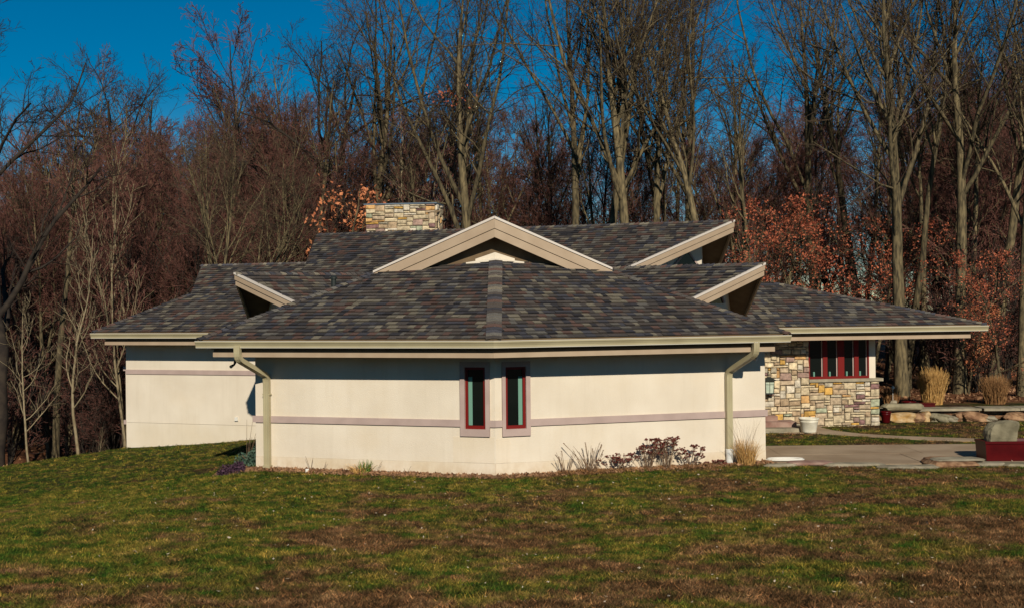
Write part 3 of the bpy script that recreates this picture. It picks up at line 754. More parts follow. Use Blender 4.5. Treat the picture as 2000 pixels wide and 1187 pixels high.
# ------------------------------------------------------------------ stonework
STC = [((.46, .37, .235), 14), ((.38, .29, .19), 6), ((.32, .23, .14), 4), ((.46, .27, .07), 1.6), ((.18, .10, .09), 1.6), ((.26, .27, .18), 1.0), ((.36, .31, .22), 3), ((.46, .27, .11), 2.2), ((.48, .42, .32), 4), ((.27, .18, .14), 1.8)]
SCc = [c for c, w in STC]; SW = np.array([w for c, w in STC]); SW = SW / SW.sum()
def stone_panel(parent, o, d, n, W, H, cell, cellh, seed, hole=None, slope=None):
    """random ashlar: each stone an object with its own uneven face"""
    r = random.Random(seed); nxc = round(W / cell); nyc = round(H / cellh); cw = W / nxc; chh = H / nyc
    occ = [[False] * nxc for _ in range(nyc)]
    if hole:
        for j in range(nyc):
            for i in range(nxc):
                if hole[0] <= (i + .5) * cw <= hole[1] and hole[2] <= (j + .5) * chh <= hole[3]: occ[j][i] = True
    up = Vector((0, 0, 1)); cnt = 0
    for j in range(nyc):
        for i in range(nxc):
            if occ[j][i]: continue
            h = r.choice([1, 1, 2, 2, 2, 3]); w = r.choice([2, 3, 3, 4, 5]) if h < 3 else r.choice([2, 3, 4])
            ww = 0
            while i + ww < nxc and ww < w and not occ[j][i + ww]: ww += 1
            # a leftover of one cell joins this stone
            if i + ww + 1 == nxc and not occ[j][i + ww]: ww += 1
            hh = 1
            while hh < h and j + hh < nyc and all(not occ[j + hh][i + k] for k in range(ww)): hh += 1
            for y in range(hh):
                for x in range(ww): occ[j + y][i + x] = True
            g = .010; x0, x1 = i*cw + g, (i+ww)*cw - g; z0, z1 = j*chh + g, (j+hh)*chh - g
            jt = lambda a: (r.random() - .5) * 2 * a
            q = [(x0 + jt(.014), z0 + jt(.011)), (x1 + jt(.014), z0 + jt(.011)), (x1 + jt(.016), z1 + jt(.011)), (x0 + jt(.016), z1 + jt(.011))]
            dep = .035 + .04 * r.random(); bev = .022
            cx = (x0 + x1) / 2; cz = (z0 + z1) / 2
            b = MB()
            L0 = [o + d*x + up*z + n*.0 for x, z in q]
            L1 = [o + d*x + up*z + n*(dep - .012) for x, z in q]
            L2 = [o + d*(x + (bev if x < cx else -bev)) + up*(z + (bev if z < cz else -bev)) + n*(dep + jt(.008)) for x, z in q]
            c = o + d*(cx + jt(.04)) + up*(cz + jt(.02)) + n*(dep + .01 * r.random())
            k = rng.choice(len(SCc), p=SW); f = .98 + .42 * r.random(); col = tuple(v * f for v in SCc[k])
            F = []
            for a in range(4):
                e = (a+1) % 4; F += [(a, e, e+4, a+4), (a+4, e+4, e+8, a+8), (a+8, e+8, 12)]
            b.add(L0 + L1 + L2 + [c], F, 0, col)
            b.build('stone', MT['stone'], parent, center=True); cnt += 1
    return cnt
# entry wall: right wing
SA = Vector((5.62, 34.38, 0)); SD = dR.copy(); SN = Vector((SD.y, -SD.x, 0))
SE = (at(1719, 832, 35.0) - SA).dot(SD)
sw0 = (at(1581, 740, 34.7) - SA).dot(SD); sw1 = (at(1701, 740, 34.95) - SA).dot(SD)
zs = CAMH + (hor(1650) - 745) / FPX * 34.85      # underside of the sill
zt = EZ - .36
b = MB()
b.obox(SA + SD * .0 + Vector((0, 0, -.3)), SD * sw0, -SN * .3, (0, 0, zt + .3))
b.obox(SA + SD * sw0 + Vector((0, 0, -.3)), SD * (SE - sw0), -SN * .3, (0, 0, zs + .3 - .01))
sw = b.build('stone_wall', MT['mortar'], house)
n_st = stone_panel(sw, SA + SD * .0 + Vector((0, 0, -.05)), SD, SN, SE, zt + .05, .088, .073, 5, hole=(sw0, 99, zs + .05, 99))
b = MB(); b.obox(SA + SD * (SE - .02) + Vector((0, 0, -.3)), -SN * 3.0, -SD * .28, (0, 0, zs + .29)); b.build('stone_wall_return', MT['mortar'], house)
b = MB(); o_ = SA + SD * (sw0 - .02) + SN * .10 + Vector((0, 0, zs)); b.obox(o_, SD * (SE - sw0 + .12), -SN * .45, (0, 0, .085)); b.build('window_sill', MT['flag'], house)
# four-light window band
b = MB(); zw0 = zs + .085; up = Vector((0, 0, 1)); WW = sw1 - sw0
ks = [0, .04, .275, .34, .37, .40, .585, .645]
fw = MB()
def wb(x0, x1, z0, z1, out, t, m): m.obox(SA + SD * (sw0 + x0) + up * z0 + SN * out, SD * (x1 - x0), -SN * t, up * (z1 - z0))
wb(0, WW, zw0, zw0 + .07, .0, .12, fw); wb(0, WW, zt - .02, zt + .06, 0, .12, fw)
posts = [(0, .045), (WW * .24, WW * .24 + .13), (WW * .485, WW * .485 + .19), (WW * .755, WW * .755 + .13), (WW - .045, WW)]
for (x0, x1) in posts: wb(x0, x1, zw0 + .07, zt - .02, 0, .12, fw)
win = fw.build('window_band_frame', MT['redframe'], house)
for (p0, p1) in zip(posts[:-1], posts[1:]):
    g = MB(); wb(p0[1], p1[0], zw0 + .07, zt - .02, -.07, .01, g); g.build('pane', MT['glass'], win)
    g = MB(); wb(p1[0] - .03, p1[0] - .002, zw0 + .07, zt - .02, -.05, .012, g); g.build('sash_edge', MT['trim'], win)
for k in (.10, .36, .64, .86):
    g = MB(); c = SA + SD * (sw0 + WW * k) - SN * .055 + up * (zw0 + .072); g.lathe(c, [(.028, 0), (.028, .12), (.02, .13)], 10); g.build('window_candle_jar', MT['curtain'], win)
b = MB(); b.obox(SA + SD * (sw1 + .01) + up * zw0 - SN * .02, SD * .19, -SN * .25, up * (zt - zw0 + .02)); b.build('corner_post', MT['stucco'], house)
b = MB(); b.obox(SA + SD * (sw1 + .005) + up * zw0 - SN * .25, SD * .19, -SN * 2.4, up * (zt - zw0)); b.build('side_window', MT['glass'], house)
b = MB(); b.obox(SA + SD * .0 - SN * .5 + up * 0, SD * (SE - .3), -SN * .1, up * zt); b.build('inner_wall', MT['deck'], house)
# chimney
CA = Vector((-4.49, 38.05, 0)); CB = Vector((-2.33, 37.75, 0)); cdx = (CB - CA).normalized(); cn = Vector((cdx.y, -cdx.x, 0)); CW = (CB - CA).length
ctop = CAMH + (hor(790) - 399.5) / FPX * 37.9
b = MB(); b.obox(CA + cn * -.0 + up * 4.9, cdx * CW, -cn * 1.0, up * (ctop - 4.9)); ch = b.build('chimney', MT['mortar'], house)
n_st += stone_panel(ch, CA + up * 5.45, cdx, cn, CW, ctop - 5.45, .098, .066, 8)
n_st += stone_panel(ch, CB + up * 5.45, Vector((-cn.x, -cn.y, 0)), cdx, 1.0, ctop - 5.45, .12, .09, 9)
b = MB(); b.obox(CA + cn * .07 - cdx * .06 + up * (ctop + .002), cdx * (CW + .12), -cn * 1.14, up * .035); b.build('chimney_cap', MT['metalcap'], ch)
print('STONES', n_st, 'SHINGLE PARTS', SH['parts'])

# wall lantern
LP = at(1507, 755, 34.2) ; LP = SA + SD * ((LP - SA).dot(SD)) + SN * .17; LP.z = CAMH + (hor(1507) - 768) / FPX * 34.3
lan = empty('wall_lantern', LP, 'black framed lantern with seeded glass hung on the stone wall', 'lantern')
b = MB(); b.obox(LP + Vector((-.135, -.12, -.02)), (.27, 0, 0), (0, .24, 0), (0, 0, .035)); b.obox(LP + Vector((-.02, .10, .1)), (.04, 0, 0), (0, .10, 0), (0, 0, .25)); b.build('backplate', MT['iron'], lan)
b = MB()
b.add([LP + Vector(q) for q in ((-.10,-.09,.015),(.10,-.09,.015),(.10,.09,.015),(-.10,.09,.015),(-.12,-.11,.36),(.12,-.11,.36),(.12,.11,.36),(-.12,.11,.36))], [(0,3,2,1),(4,5,6,7),(0,1,5,4),(1,2,6,5),(2,3,7,6),(3,0,4,7)]); b.build('glass', MT['lampglass'], lan)
b = MB()
for sx in (-1, 1):
    for sy in (-1, 1): b.tube([LP + Vector((sx*.105, sy*.095, .01)), LP + Vector((sx*.125, sy*.115, .36))], .009, 5)
for sy in (-1, 1):
    b.tube([LP + Vector((0, sy*.10, .01)), LP + Vector((0, sy*.12, .36))], .006, 4)
    b.tube([LP + Vector((-.115, sy*.108, .25)), LP + Vector((.115, sy*.108, .25))], .006, 4)
b.build('frame', MT['iron'], lan)
b = MB(); b.add([LP + Vector(q) for q in ((-.20,-.18,.355),(.20,-.18,.355),(.20,.18,.355),(-.20,.18,.355),(-.03,-.03,.46),(.03,-.03,.46),(.03,.03,.46),(-.03,.03,.46))], [(0,3,2,1),(4,5,6,7),(0,1,5,4),(1,2,6,5),(2,3,7,6),(3,0,4,7)]); b.tube([LP + Vector((0,0,.45)), LP + Vector((0,0,.56)), LP + Vector((0,.1,.60)), LP + Vector((0,.2,.56))], .012, 6); b.build('roof', MT['iron'], lan)

# ------------------------------------------------------------------ driveway, path, kerb slabs
def ground_sheet(name, pts, z, m, label):
    return tag(sheet(name, pts, z, m, .10), label, kind='structure')
# driveway cast in slabs with joints
drive_x = [5.6, 8.9, 12.3, 15.7, 19.1, 22.5, 26, 30]; drive_y = [26.55, 28.35, 30.15]
b = MB()
for i in range(len(drive_x)-1):
    for j in range(2):
        sh = 1.1 * j
        b.box((drive_x[i] + .008 + sh*.5, drive_y[j] + .008, -.10), (drive_x[i+1] - .008 + sh*.5, drive_y[j+1] - .008, .018 + .002 * ((i+j) % 2)))
b.box((5.6, 28.36, -.10), (6.15, 30.14, .019))
drv = b.build('driveway', MT['concrete'], kind='structure'); drv['label'] = 'tan concrete driveway slabs beside the garage corner'
pth = [(1500, 842.5), (1600, 845.5), (1700, 851.5), (1800, 857.5), (1925, 861), (2080, 863)]
pth2 = [(2080, 857), (1925, 856.0), (1850, 853.5), (1750, 850.0), (1680, 846), (1625, 839.5), (1598, 833), (1500, 834)]
pp = [atz(x, y, .02) for x, y in pth] + [atz(x, y, .02) for x, y in pth2]
ground_sheet('path', [(p.x, p.y) for p in pp], .02, MT['concrete'], 'narrow concrete path curving to the entry steps')

def rock(name, m, c, size, rot=0, seed=0, lab=None, cat='rock', group=None, flat=False, parent=None, jag=.18, sub=2, shear=0.0, lean=0.0):
    """a faceted irregular stone: a subdivided box pushed about by noise"""
    r = random.Random(seed); N = 2 ** sub + 1; pts = {}; b = MB(); V = []; F = []
    def idx(x, y, z):
        k = (round(x, 4), round(y, 4), round(z, 4))
        if k not in pts: pts[k] = len(V); V.append(list(k))
        return pts[k]
    n = N - 1
    for ax in range(3):
        for s in (-1, 1):
            for i in range(n):
                for j in range(n):
                    q = []
                    for (a, c2) in ((i, j), (i+1, j), (i+1, j+1), (i, j+1)):
                        p = [0, 0, 0]; p[ax] = s; p[(ax+1) % 3] = -1 + 2*a/n; p[(ax+2) % 3] = -1 + 2*c2/n; q.append(idx(*p))
                    F.append(tuple(q if s > 0 else reversed(q)))
    ph = [r.random() * 6 for _ in range(6)]; vs = []
    for v in V:
        x, y, z = v; l = math.sqrt(x*x + y*y + z*z); k = .62 if flat else .5
        rr = (1 / l) ** k * 1.12
        w = 1 + jag * (math.sin(2.9*x + ph[0]) * math.cos(2.1*y + ph[1]) + .6*math.sin(3.7*z + ph[2] + x*2)) + (r.random() - .5) * jag * .5
        X = x*rr*w*size[0]/2 + shear*z*size[2]/2; Y = y*rr*w*size[1]/2; Z = z*rr*(1 + (w-1)*.4)*size[2]/2 + size[2]/2
        if flat: Z = (z*.5 + .5) * size[2] + (r.random() - .5) * size[2] * .12
        cr, sr = math.cos(rot), math.sin(rot); X, Y = X*cr - Y*sr, X*sr + Y*cr
        Z += X * lean
        vs.append((c[0] + X, c[1] + Y, c[2] + Z - size[2] * .06))
    b.add(vs, F)
    o = b.build(name, m, parent, loc=None if parent else (c[0], c[1], c[2]))
    if not parent: tag(o, lab, cat, group)
    return o
G_EDGE = 'stone slabs edging the front lawn'
# white hose coil/edge, slabs and kerb along the lawn
hc = atz(1530, 898, .03); b = MB()
for k in range(2):
    b.tube([hc + Vector((math.cos(t)*(.42 - .03*k), math.sin(t)*.16, .02 + .022*k)) for t in np.linspace(0, 2*math.pi, 33)], .013, 6, cap=False)
tag(b.build('garden_hose', MT['white'], loc=hc), 'flat coil of white hose lying by the front right house corner', 'hose')
def slab_px(x0, x1, ytop, ybot, m, lab, seed, name='edging_slab', thick=.07, cat='slab'):
    a = atz((x0 + x1) / 2, ybot, 0.0); w = (x1 - x0) / FPX * a.y; top = atz((x0+x1)/2, ytop, thick); dep = max(.22, top.y - a.y)
    return rock(name, m, (a.x, a.y + dep/2, -.01), (w, dep, thick + .01), 0, seed, lab, cat, G_EDGE, flat=True, jag=.06)
slab_px(1494, 1552, 903, 912, MT['flag'], 'short grey edging slab right beside the garage corner', 21)
slab_px(1540, 1628, 897, 908.5, MT['redflag'], 'purple-red edging slab between two grey ones on the lawn edge', 22)
slab_px(1616, 1724, 901, 911.5, MT['flag'], 'long grey edging slab just right of the purple-red slab', 23)
slab_px(1720, 1832, 905, 916, MT['flag'], 'long grey edging slab just left of the brown-faced ledge rock', 24)
slab_px(1822, 1912, 889, 913.5, MT['brownrock'], 'brown-faced ledge rock lying under two flagstones left of the red planter', 25, 'ledge_rock', .13, 'rock')
a = atz(1868, 897, .13)
rock('flagstone', MT['flag'], (a.x, a.y + .1, .11), (1.05, .55, .05), .05, 26, 'grey flagstone on top of the brown-faced ledge rock', 'slab', G_EDGE, True, jag=.06)
slab_px(1895, 1968, 899, 911, MT['flag'], 'grey slab in front of the left end of the red planter', 27, thick=.08)
slab_px(1962, 2045, 900, 912, MT['boulder'], 'darker grey-green slab under the middle of the red planter', 28, thick=.08)

# red planter trough and the upright stone behind it
pc = atz(1924, 899.5, .03); PX0 = pc.x; PYf = pc.y
pl = empty('planter_trough', (PX0 + .9, PYf + .35, .03), 'long dark red glazed trough at the right edge of the driveway', 'planter')
b = MB(); H = .42; T = .05; W_ = 1.9; D_ = .62
b.add([(PX0+.005, PYf+.02, .03), (PX0+W_-.005, PYf+.02, .03), (PX0+W_-.005, PYf+D_-.02, .03), (PX0+.005, PYf+D_-.02, .03),
       (PX0-.02, PYf, .03+H), (PX0+W_+.02, PYf, .03+H), (PX0+W_+.02, PYf+D_, .03+H), (PX0-.02, PYf+D_, .03+H),
       (PX0+.05, PYf+.06, .03+H), (PX0+W_-.05, PYf+.06, .03+H), (PX0+W_-.05, PYf+D_-.06, .03+H), (PX0+.05, PYf+D_-.06, .03+H),
       (PX0+.07, PYf+.08, .03+H-.08), (PX0+W_-.07, PYf+.08, .03+H-.08), (PX0+W_-.07, PYf+D_-.08, .03+H-.08), (PX0+.07, PYf+D_-.08, .03+H-.08)],
      [(0,3,2,1),(0,1,5,4),(1,2,6,5),(2,3,7,6),(3,0,4,7),(4,5,9,8),(5,6,10,9),(6,7,11,10),(7,4,8,11),(8,9,13,12),(9,10,14,13),(10,11,15,14),(11,8,12,15)])
b.build('trough', MT['redglaze'], pl)
b = MB(); b.box((PX0-.035, PYf-.02, .03+H-.05), (PX0+W_+.035, PYf-.003, .03+H+.005)); b.box((PX0-.035, PYf-.003, .03+H-.05), (PX0-.022, PYf+D_, .03+H+.005)); b.build('rim', MT['redglaze'], pl)
b = MB(); b.box((PX0+.07, PYf+.08, .03+H-.10), (PX0+W_-.07, PYf+D_-.08, .03+H-.075)); b.build('soil', MT['mulch'], pl)
bc = atz(1956, 862, .45)
rock('standing_stone', MT['boulder'], (bc.x + .12, PYf + .36, .03 + H - .09), (.66, .34, .52), .1, 31, 'rounded green-grey upright stone set in the red trough', 'rock', jag=.10, sub=3, shear=.22)

# entry steps, white pot
ent = empty('entry_steps', (6.3, 33.6, 0), 'low stone entry steps between the garage corner and the white pot', 'steps')
for k, (x0, x1, y0, y1, z0, z1, m) in enumerate(((5.55, 8.05, 33.25, 34.3, -.05, .12, 'flag'), (5.55, 7.75, 33.60, 34.3, .122, .26, 'redflag'), (5.55, 7.3, 33.9, 34.3, .262, .40, 'redflag'))):
    b = MB(); b.box((x0, y0, z0), (x1, y1, z1)); b.build('step', MT[m], ent)
def pot(name, c, r, h, m, lab, cat='pot', group=None, rim=True, soil=True):
    c = Vector(c); t = empty(name, c, lab, cat, group)
    b = MB(); b.lathe(c, [(r*.70, 0), (r*.74, h*.1), (r*.90, h*.72), (r*.93, h*.74), (r*.93, h*.78), (r*.9, h*.8), (r*.95, h*.86), (r*1.0, h*.9), (r*1.03, h), (r*.93, h), (r*.88, h*.86)], 24); b.build('bowl', m, t, smooth=False)
    for f in t.children[0].data.polygons: f.use_smooth = True
    b = MB(); b.lathe(c + Vector((0, 0, h*.8)), [(r*.86, 0), (r*.86, h*.05)], 16); b.build('soil', MT['mulch'], t)
    return t
pot('flower_pot', (577 / FPX * 33.15, 33.15, .015), .27, .40, MT['whitepot'], 'ribbed white plastic pot in front of the stone wall by the steps')
p = at(1728, 828, 35.6); pot('flower_pot', (p.x, 35.6, gz(p.x, 35.6) + .02), .155, .33, MT['redglaze'], 'small dark red pot tucked at the right end of the stone wall')
p = at(1777, 806, 36.9); pot('flower_pot', (p.x, 37.1, gz(p.x, 37.1)), .21, .24, MT['redglaze'], 'dark red round pot at the foot of the thick tree')
p = at(1806, 807, 37); b = MB(); tz = gz(p.x, 37.2); b.box((p.x - .32, 37.1, tz), (p.x + .32, 37.4, tz + .13)); b.box((p.x - .34, 37.08, tz + .132), (p.x + .34, 37.42, tz + .155)); tag(b.build('low_planter', MT['redglaze'], loc=(p.x, 37.2, tz)), 'low dark red trough in front of the golden grass clump', 'planter')

# raised bed: flagstone paving, wall rocks, boulders
G_ROCK = 'rocks edging the raised bed'
b = MB(); rr_ = random.Random(4); x = 10.9
b3 = MB(); b3.box((10.75, 36.42, -.1), (23, 36.6, .275)); b3.build('paving_riser', MT['mulch'])
while x < 22:
    w = .9 + rr_.random() * 1.0; y0 = 36.15 + rr_.random()*.12; b2 = MB()
    pts = [(x + .01, y0), (x + w - .02, y0 + rr_.uniform(-.06, .06)), (x + w - .02 + rr_.uniform(-.1, .0), 36.95), (x + .01, 36.95 + rr_.uniform(-.05, .08))]
    b2.prism([(q[0], q[1], .28) for q in pts], (0, 0, .065 + .012 * rr_.random())); b2.build('paving_slab', MT['flag']).name = 'paving_slab'
    x += w
slabs = [o for o in COL.objects if o.name.startswith('paving_')]
terr = bpy.data.objects.new('terrace', None); COL.objects.link(terr); terr.location = (16, 36.5, .3); tag(terr, 'grey flagstone terrace laid above the rock edging', kind='structure')
for o in slabs:
    o.parent = terr; o.location = (-16, -36.5, -.3)
names = [(1762, 'goldrock', .78, .30, 'long golden ledge rock beside the small red pot', 0), (1793, 'brownrock', .42, .28, 'squat pinkish brown rock right of the golden one', .1),
         (1812, 'goldrock', .20, .30, 'narrow yellow rock leaning on its neighbour', .7), (1838, 'boulder', .46, .26, 'grey-green rock with a dark hollow on its left', -.2),
         (1858, 'flag', .36, .20, 'pale tilted slab in the middle of the rock edging', -.4), (1880, 'brownrock', .30, .28, 'small rust-brown upright rock left of the largest brown one', .3),
         (1906, 'brownrock', .62, .30, 'largest brown rock of the edging, with a slanting face', -.25), (1935, 'flag', .36, .18, 'low grey rock half hidden behind the upright stone', 0), (1990, 'brownrock', .55, .26, 'pinkish rock at the far right end of the edging', 0)]
for k, (px, m, w, h, lab, ln) in enumerate(names):
    w *= 1.08; h *= .98; p = at(px, 829, 35.8); rock('edging_rock', MT[m], (p.x, 36.02 + .06 * (k % 3), gz(p.x, 36.0) - .02), (w, .36, h), 0, 50 + k, lab, 'rock', G_ROCK, jag=.20, sub=3, lean=ln * .5)
p = at(1757, 800, 36.3); rock('ledge_slab', MT['boulder'], (p.x, 36.15, .36), (1.15, .4, .17), 0, 70, 'thick grey-green slab lying behind the stone wall end', 'rock', None, True, jag=.05)
for k, (px, s, dz, lab) in enumerate(((1747, .24, 0, 'pale round stone at the bottom of the little stack'), (1745, .20, .15, 'pale round stone balanced on another by the big tree'))):
    p = at(px, 790, 37.0); rock('round_stone', MT['flag'], (p.x, 37.05, gz(p.x, 37.05) + dz), (s, s*.8, s*.72), k, 80 + k, lab, 'rock')
p = at(1742, 770, 37.6); b = MB(); b.tube([(p.x, 37.6, .3), (p.x, 37.6, .85)], .008, 5); b.lathe((p.x, 37.6, .83), [(.02, 0), (.05, .04), (.05, .08), (.02, .12)], 10); tag(b.build('garden_lamp', MT['white'], loc=(p.x, 37.6, .3)), 'tiny white-topped garden stake light left of the big tree', 'lamp')

# ------------------------------------------------------------------ plants
def blades(name, c, n, r0, h, spread, m, wid=.006, lab=None, cat='grass clump', group=None, droop=.6, seed=1, heads=None, hvar=.3, K=5, loc=None, parent=None):
    g = np.random.default_rng(seed); c = np.array(c, float)
    az = g.random(n) * 2*np.pi; rr = r0 * np.sqrt(g.random(n)); base = c + np.stack([np.cos(az)*rr, np.sin(az)*rr, np.zeros(n)], 1)
    out = az + g.normal(0, .5, n); H = h * (1 - hvar + hvar * g.random(n)); sp = spread * (.2 + .8*g.random(n)) * (rr / r0 * .7 + .3)
    t = np.linspace(0, 1, K)[None, :, None]
    d = np.stack([np.cos(out), np.sin(out), np.zeros(n)], 1)[:, None, :]
    P = base[:, None, :] + d * (sp[:, None, None] * t ** 1.6) + np.array([0, 0, 1.0]) * (H[:, None, None] * (t - droop * .35 * t ** 3 * (sp[:, None, None] / max(spread, .01))))
    P[:, 1:, :] += g.normal(0, .008 + .01 * h, (n, K - 1, 3))
    sd = np.stack([-np.sin(out + g.normal(0, 1, n)), np.cos(out + g.normal(0, 1, n)), np.zeros(n)], 1)[:, None, :]
    w = wid * (1 - .75 * t)
    V = np.concatenate([P - sd * w, P + sd * w], 2).reshape(n, K, 2, 3).reshape(-1, 3)
    i = (np.arange(n)[:, None] * K * 2 + np.arange(K - 1)[None, :] * 2).ravel()
    F = np.stack([i, i+1, i+3, i+2], 1)
    me = npmesh(name, V - c, F, m)
    o = bpy.data.objects.new(name, me); COL.objects.link(o); o.location = c.tolist()
    if parent: o.parent = parent; o.location = (Vector(c.tolist()) - wloc(parent))
    else: tag(o, lab, cat, group)
    return o, P[:, -1, :]
# ornamental grass by the right downspout
b1, tips = blades('ornamental_grass', (5.06, 26.68, 0), 260, .17, .62, .36, MT['straw'], .006, 'dry golden grass clump beside the right downspout', 'grass clump', seed=3)
gq = empty('x', (0, 0, 0), None, None); bpy.data.objects.remove(gq)
b2, _ = blades('flower_stalks', (5.08, 26.72, 0), 26, .14, 1.25, .42, MT['stalk'], .004, seed=4, parent=b1)
# clumps in the raised bed
def big_clump(px, Y, h, r, m, lab, seed, n=900, sp=.35):
    p = at(px, 790, Y); z = gz(p.x, Y)
    o, _ = blades('ornamental_grass', (p.x, Y, z), n, r, h, sp, m, .008, lab, 'grass clump', 'dry ornamental grasses by the wood', seed=seed, hvar=.35, droop=.2)
    o2, _ = blades('seed_plumes', (p.x, Y, z), n // 8, r * .8, h * 1.1, sp * .8, m, .013, seed=seed + 1, parent=o, hvar=.15, droop=.1)
    return o
big_clump(1819, 38.2, 1.08, .30, MT['straw'], 'tallest, bright golden ornamental grass behind the low red trough', 11, 1300, .36)
big_clump(1941, 38.2, .86, .30, MT['strawdull'], 'dull brown ornamental grass behind the upright stone', 13, 900, .30)
big_clump(1738, 37.9, .60, .20, MT['strawdull'], 'small rusty grass tuft peeping past the stone wall end', 15, 350, .25)
# dried stems and sedum along the right front wall
def wallpt(px, out, side='r'):
    d, n = (dr, nr) if side == 'r' else (dl, nl); k = (px - 1000) / FPX
    # X = kY, on the line C0 + out*n + s*d
    a = C0 + n * out; s = (k * a.y - a.x) / (d.x - k * d.y); q = a + d * s; return Vector((q.x, q.y, 0))
def stemplant(name, c, n, h, spread, m, lab, cat, seed, heads=0.0, headmat=None, hs=.05, group=None, base=None):
    r = random.Random(seed); c = Vector(c); t = empty(name, c, lab, cat, group); b = MB(); hb = MB()
    for k in range(n):
        a = r.random() * 6.28; bx = c + Vector((math.cos(a), math.sin(a)*.6, 0)) * r.random() * spread * .35
        hh = h * (.5 + .5 * r.random()); dd = Vector((math.cos(a), math.sin(a)*.5 - .2, 0)) * spread * (.2 + .8*r.random())
        pts = [bx + dd * (q ** 1.4) + Vector((0, 0, hh * q)) for q in (0, .35, .7, 1)]
        b.tube(pts, [.006, .005, .004, .003], 4)
        if r.random() < heads:
            for q in range(9):
                e = pts[-1] + Vector((r.uniform(-1, 1), r.uniform(-1, 1), r.uniform(-.35, .35))) * hs
                s = hs * r.uniform(.25, .5)
                hb.add([e + Vector(v) * s for v in ((1,0,0),(0,1,0),(-1,0,0),(0,-1,0),(0,0,.7),(0,0,-.5))], [(0,1,4),(1,2,4),(2,3,4),(3,0,4),(1,0,5),(2,1,5),(3,2,5),(0,3,5)])
                if q < 4: b.tube([pts[2], e], .0025, 3)
    b.build('stems', m, t)
    if hb.v: hb.build('seedheads', headmat or m, t)
    if base:
        o, _ = blades('leaves', c, base[0], spread * .5, base[1], spread * .6, base[2], .012, seed=seed + 9, parent=t, droop=1.2)
    return t
q = wallpt(1103, .30); stemplant('dried_stems', q, 16, .52, .32, MT['stalk'], 'leftmost sheaf of thin dry stems by the right front wall', 'dried plant', 61, .25, MT['sedum'], .014, base=(160, .12, MT['strawdull']))
q = wallpt(1150, .32); stemplant('dried_stems', q, 30, .68, .50, MT['stalk'], 'taller bundle of thin dry stems left of the maroon seedheads', 'dried plant', 62, .25, MT['sedum'], .014, base=(260, .14, MT['strawdull']))
for k, (px, hh, n, lab) in enumerate(((1197, .36, 11, 'low maroon sedum next to the tall dry stems'), (1222, .44, 9, 'leggy sedum with two heads leaning left'), (1262, .66, 22, 'tall dense sedum with dark maroon flat heads'), (1300, .70, 24, 'tallest maroon sedum in the middle of the bed'), (1345, .50, 16, 'sedum with wide flat heads leaning right'), (1385, .18, 9, 'flattened brown sedum left of the right downspout'))):
    q = wallpt(px, .30); stemplant('sedum', q, n, hh, .30, MT['stalk'], lab, 'dried plant', 70 + k, 1.0, MT['sedum'], .065, 'maroon sedums along the front wall', base=(90, .10, MT['strawdull']))
for k, (px, ln) in enumerate(((604, .34), (628, .26), (728, .30), (790, .24))):
    q = wallpt(px, .15, 'l'); stemplant('dried_stems', q, 2, ln, .2, MT['stalk'], ['lone bent dry stem left of the white tag', 'faint dry stem right of the white tag', 'dry stem rising behind the leafy green clump', 'thin dry stem right of the leafy green clump'][k], 'dried plant', 90 + k)
q = wallpt(700, .35, 'l'); o, _ = blades('daylily', (q.x, q.y, .0), 70, .16, .30, .50, MT['straw'], .012, 'half dead green and orange strappy clump on the left front wall', 'plant', None, 1.6, 95)
blades('green_leaves', (q.x + .12, q.y, .0), 45, .10, .34, .25, MT['greenleaf'], .012, seed=96, droop=1.2, parent=o)
# shrubs at the left corner, in the shade
def leafy(name, c, r, h, n, m, lab, seed, ls=.03, cat='shrub'):
    g = np.random.default_rng(seed); u = g.normal(size=(n, 3)); u /= np.linalg.norm(u, axis=1)[:, None]; u[:, 2] = np.abs(u[:, 2])
    k = g.random(n) ** .45; P = np.array(c) + u * k[:, None] * np.array([r, r*.8, h]) * (1 + .2*np.sin(u[:, :1]*5))
    a = g.normal(size=(n, 3)); a /= np.linalg.norm(a, axis=1)[:, None]; bb_ = np.cross(a, g.normal(size=(n, 3))); bb_ /= np.linalg.norm(bb_, axis=1)[:, None]
    s = ls * (.5 + g.random(n))[:, None]
    V = np.stack([P - a*s, P + bb_*s*.35, P + a*s, P - bb_*s*.35], 1).reshape(-1, 3); F = np.arange(4*n).reshape(n, 4)
    me = npmesh(name, V - np.array(c), F, m); t = empty(name, c, lab, cat); o = bpy.data.objects.new('foliage', me); COL.objects.link(o); o.parent = t
    b = MB(); r2 = random.Random(seed)
    for _ in range(12):
        a_ = r2.random()*6.28; b.tube([Vector(c), Vector(c) + Vector((math.cos(a_)*r*.7, math.sin(a_)*r*.6, h*(.5+.4*r2.random())))], [.008, .003], 4)
    b.build('stems', MT['stalk'], t); return t
p = at(458, 925, 26.9); leafy('purple_shrub', (p.x, 26.75, gz(p.x, 26.7) - .02), .33, .26, 1500, MT['purple'], 'small dark purple shrub at the left corner of the house', 101, .035)
leafy('blue_green_shrub', (-5.95, 27.9, gz(-5.95, 27.9) - .02), .34, .40, 1600, MT['bluegreen'], 'rounded blue-green shrub in the shade behind the left corner', 102, .035)
stemplant('bare_shrub', (-6.15, 28.3, gz(-6.15, 28.3)), 6, 1.15, .35, MT['stalk'], 'few tall bare stems rising from the shaded corner bed', 'shrub', 103)
q = wallpt(597, .42, 'l'); b = MB(); b.box((q.x - .035, q.y - .01, .0), (q.x + .035, q.y + .0, .09)); b.tube([(q.x, q.y + .006, -.1), (q.x, q.y + .006, .05)], .006, 5); tag(b.build('plant_tag', MT['white'], loc=(q.x, q.y, 0)), 'small white plant tag in the mulch by the left front wall', 'plant tag')
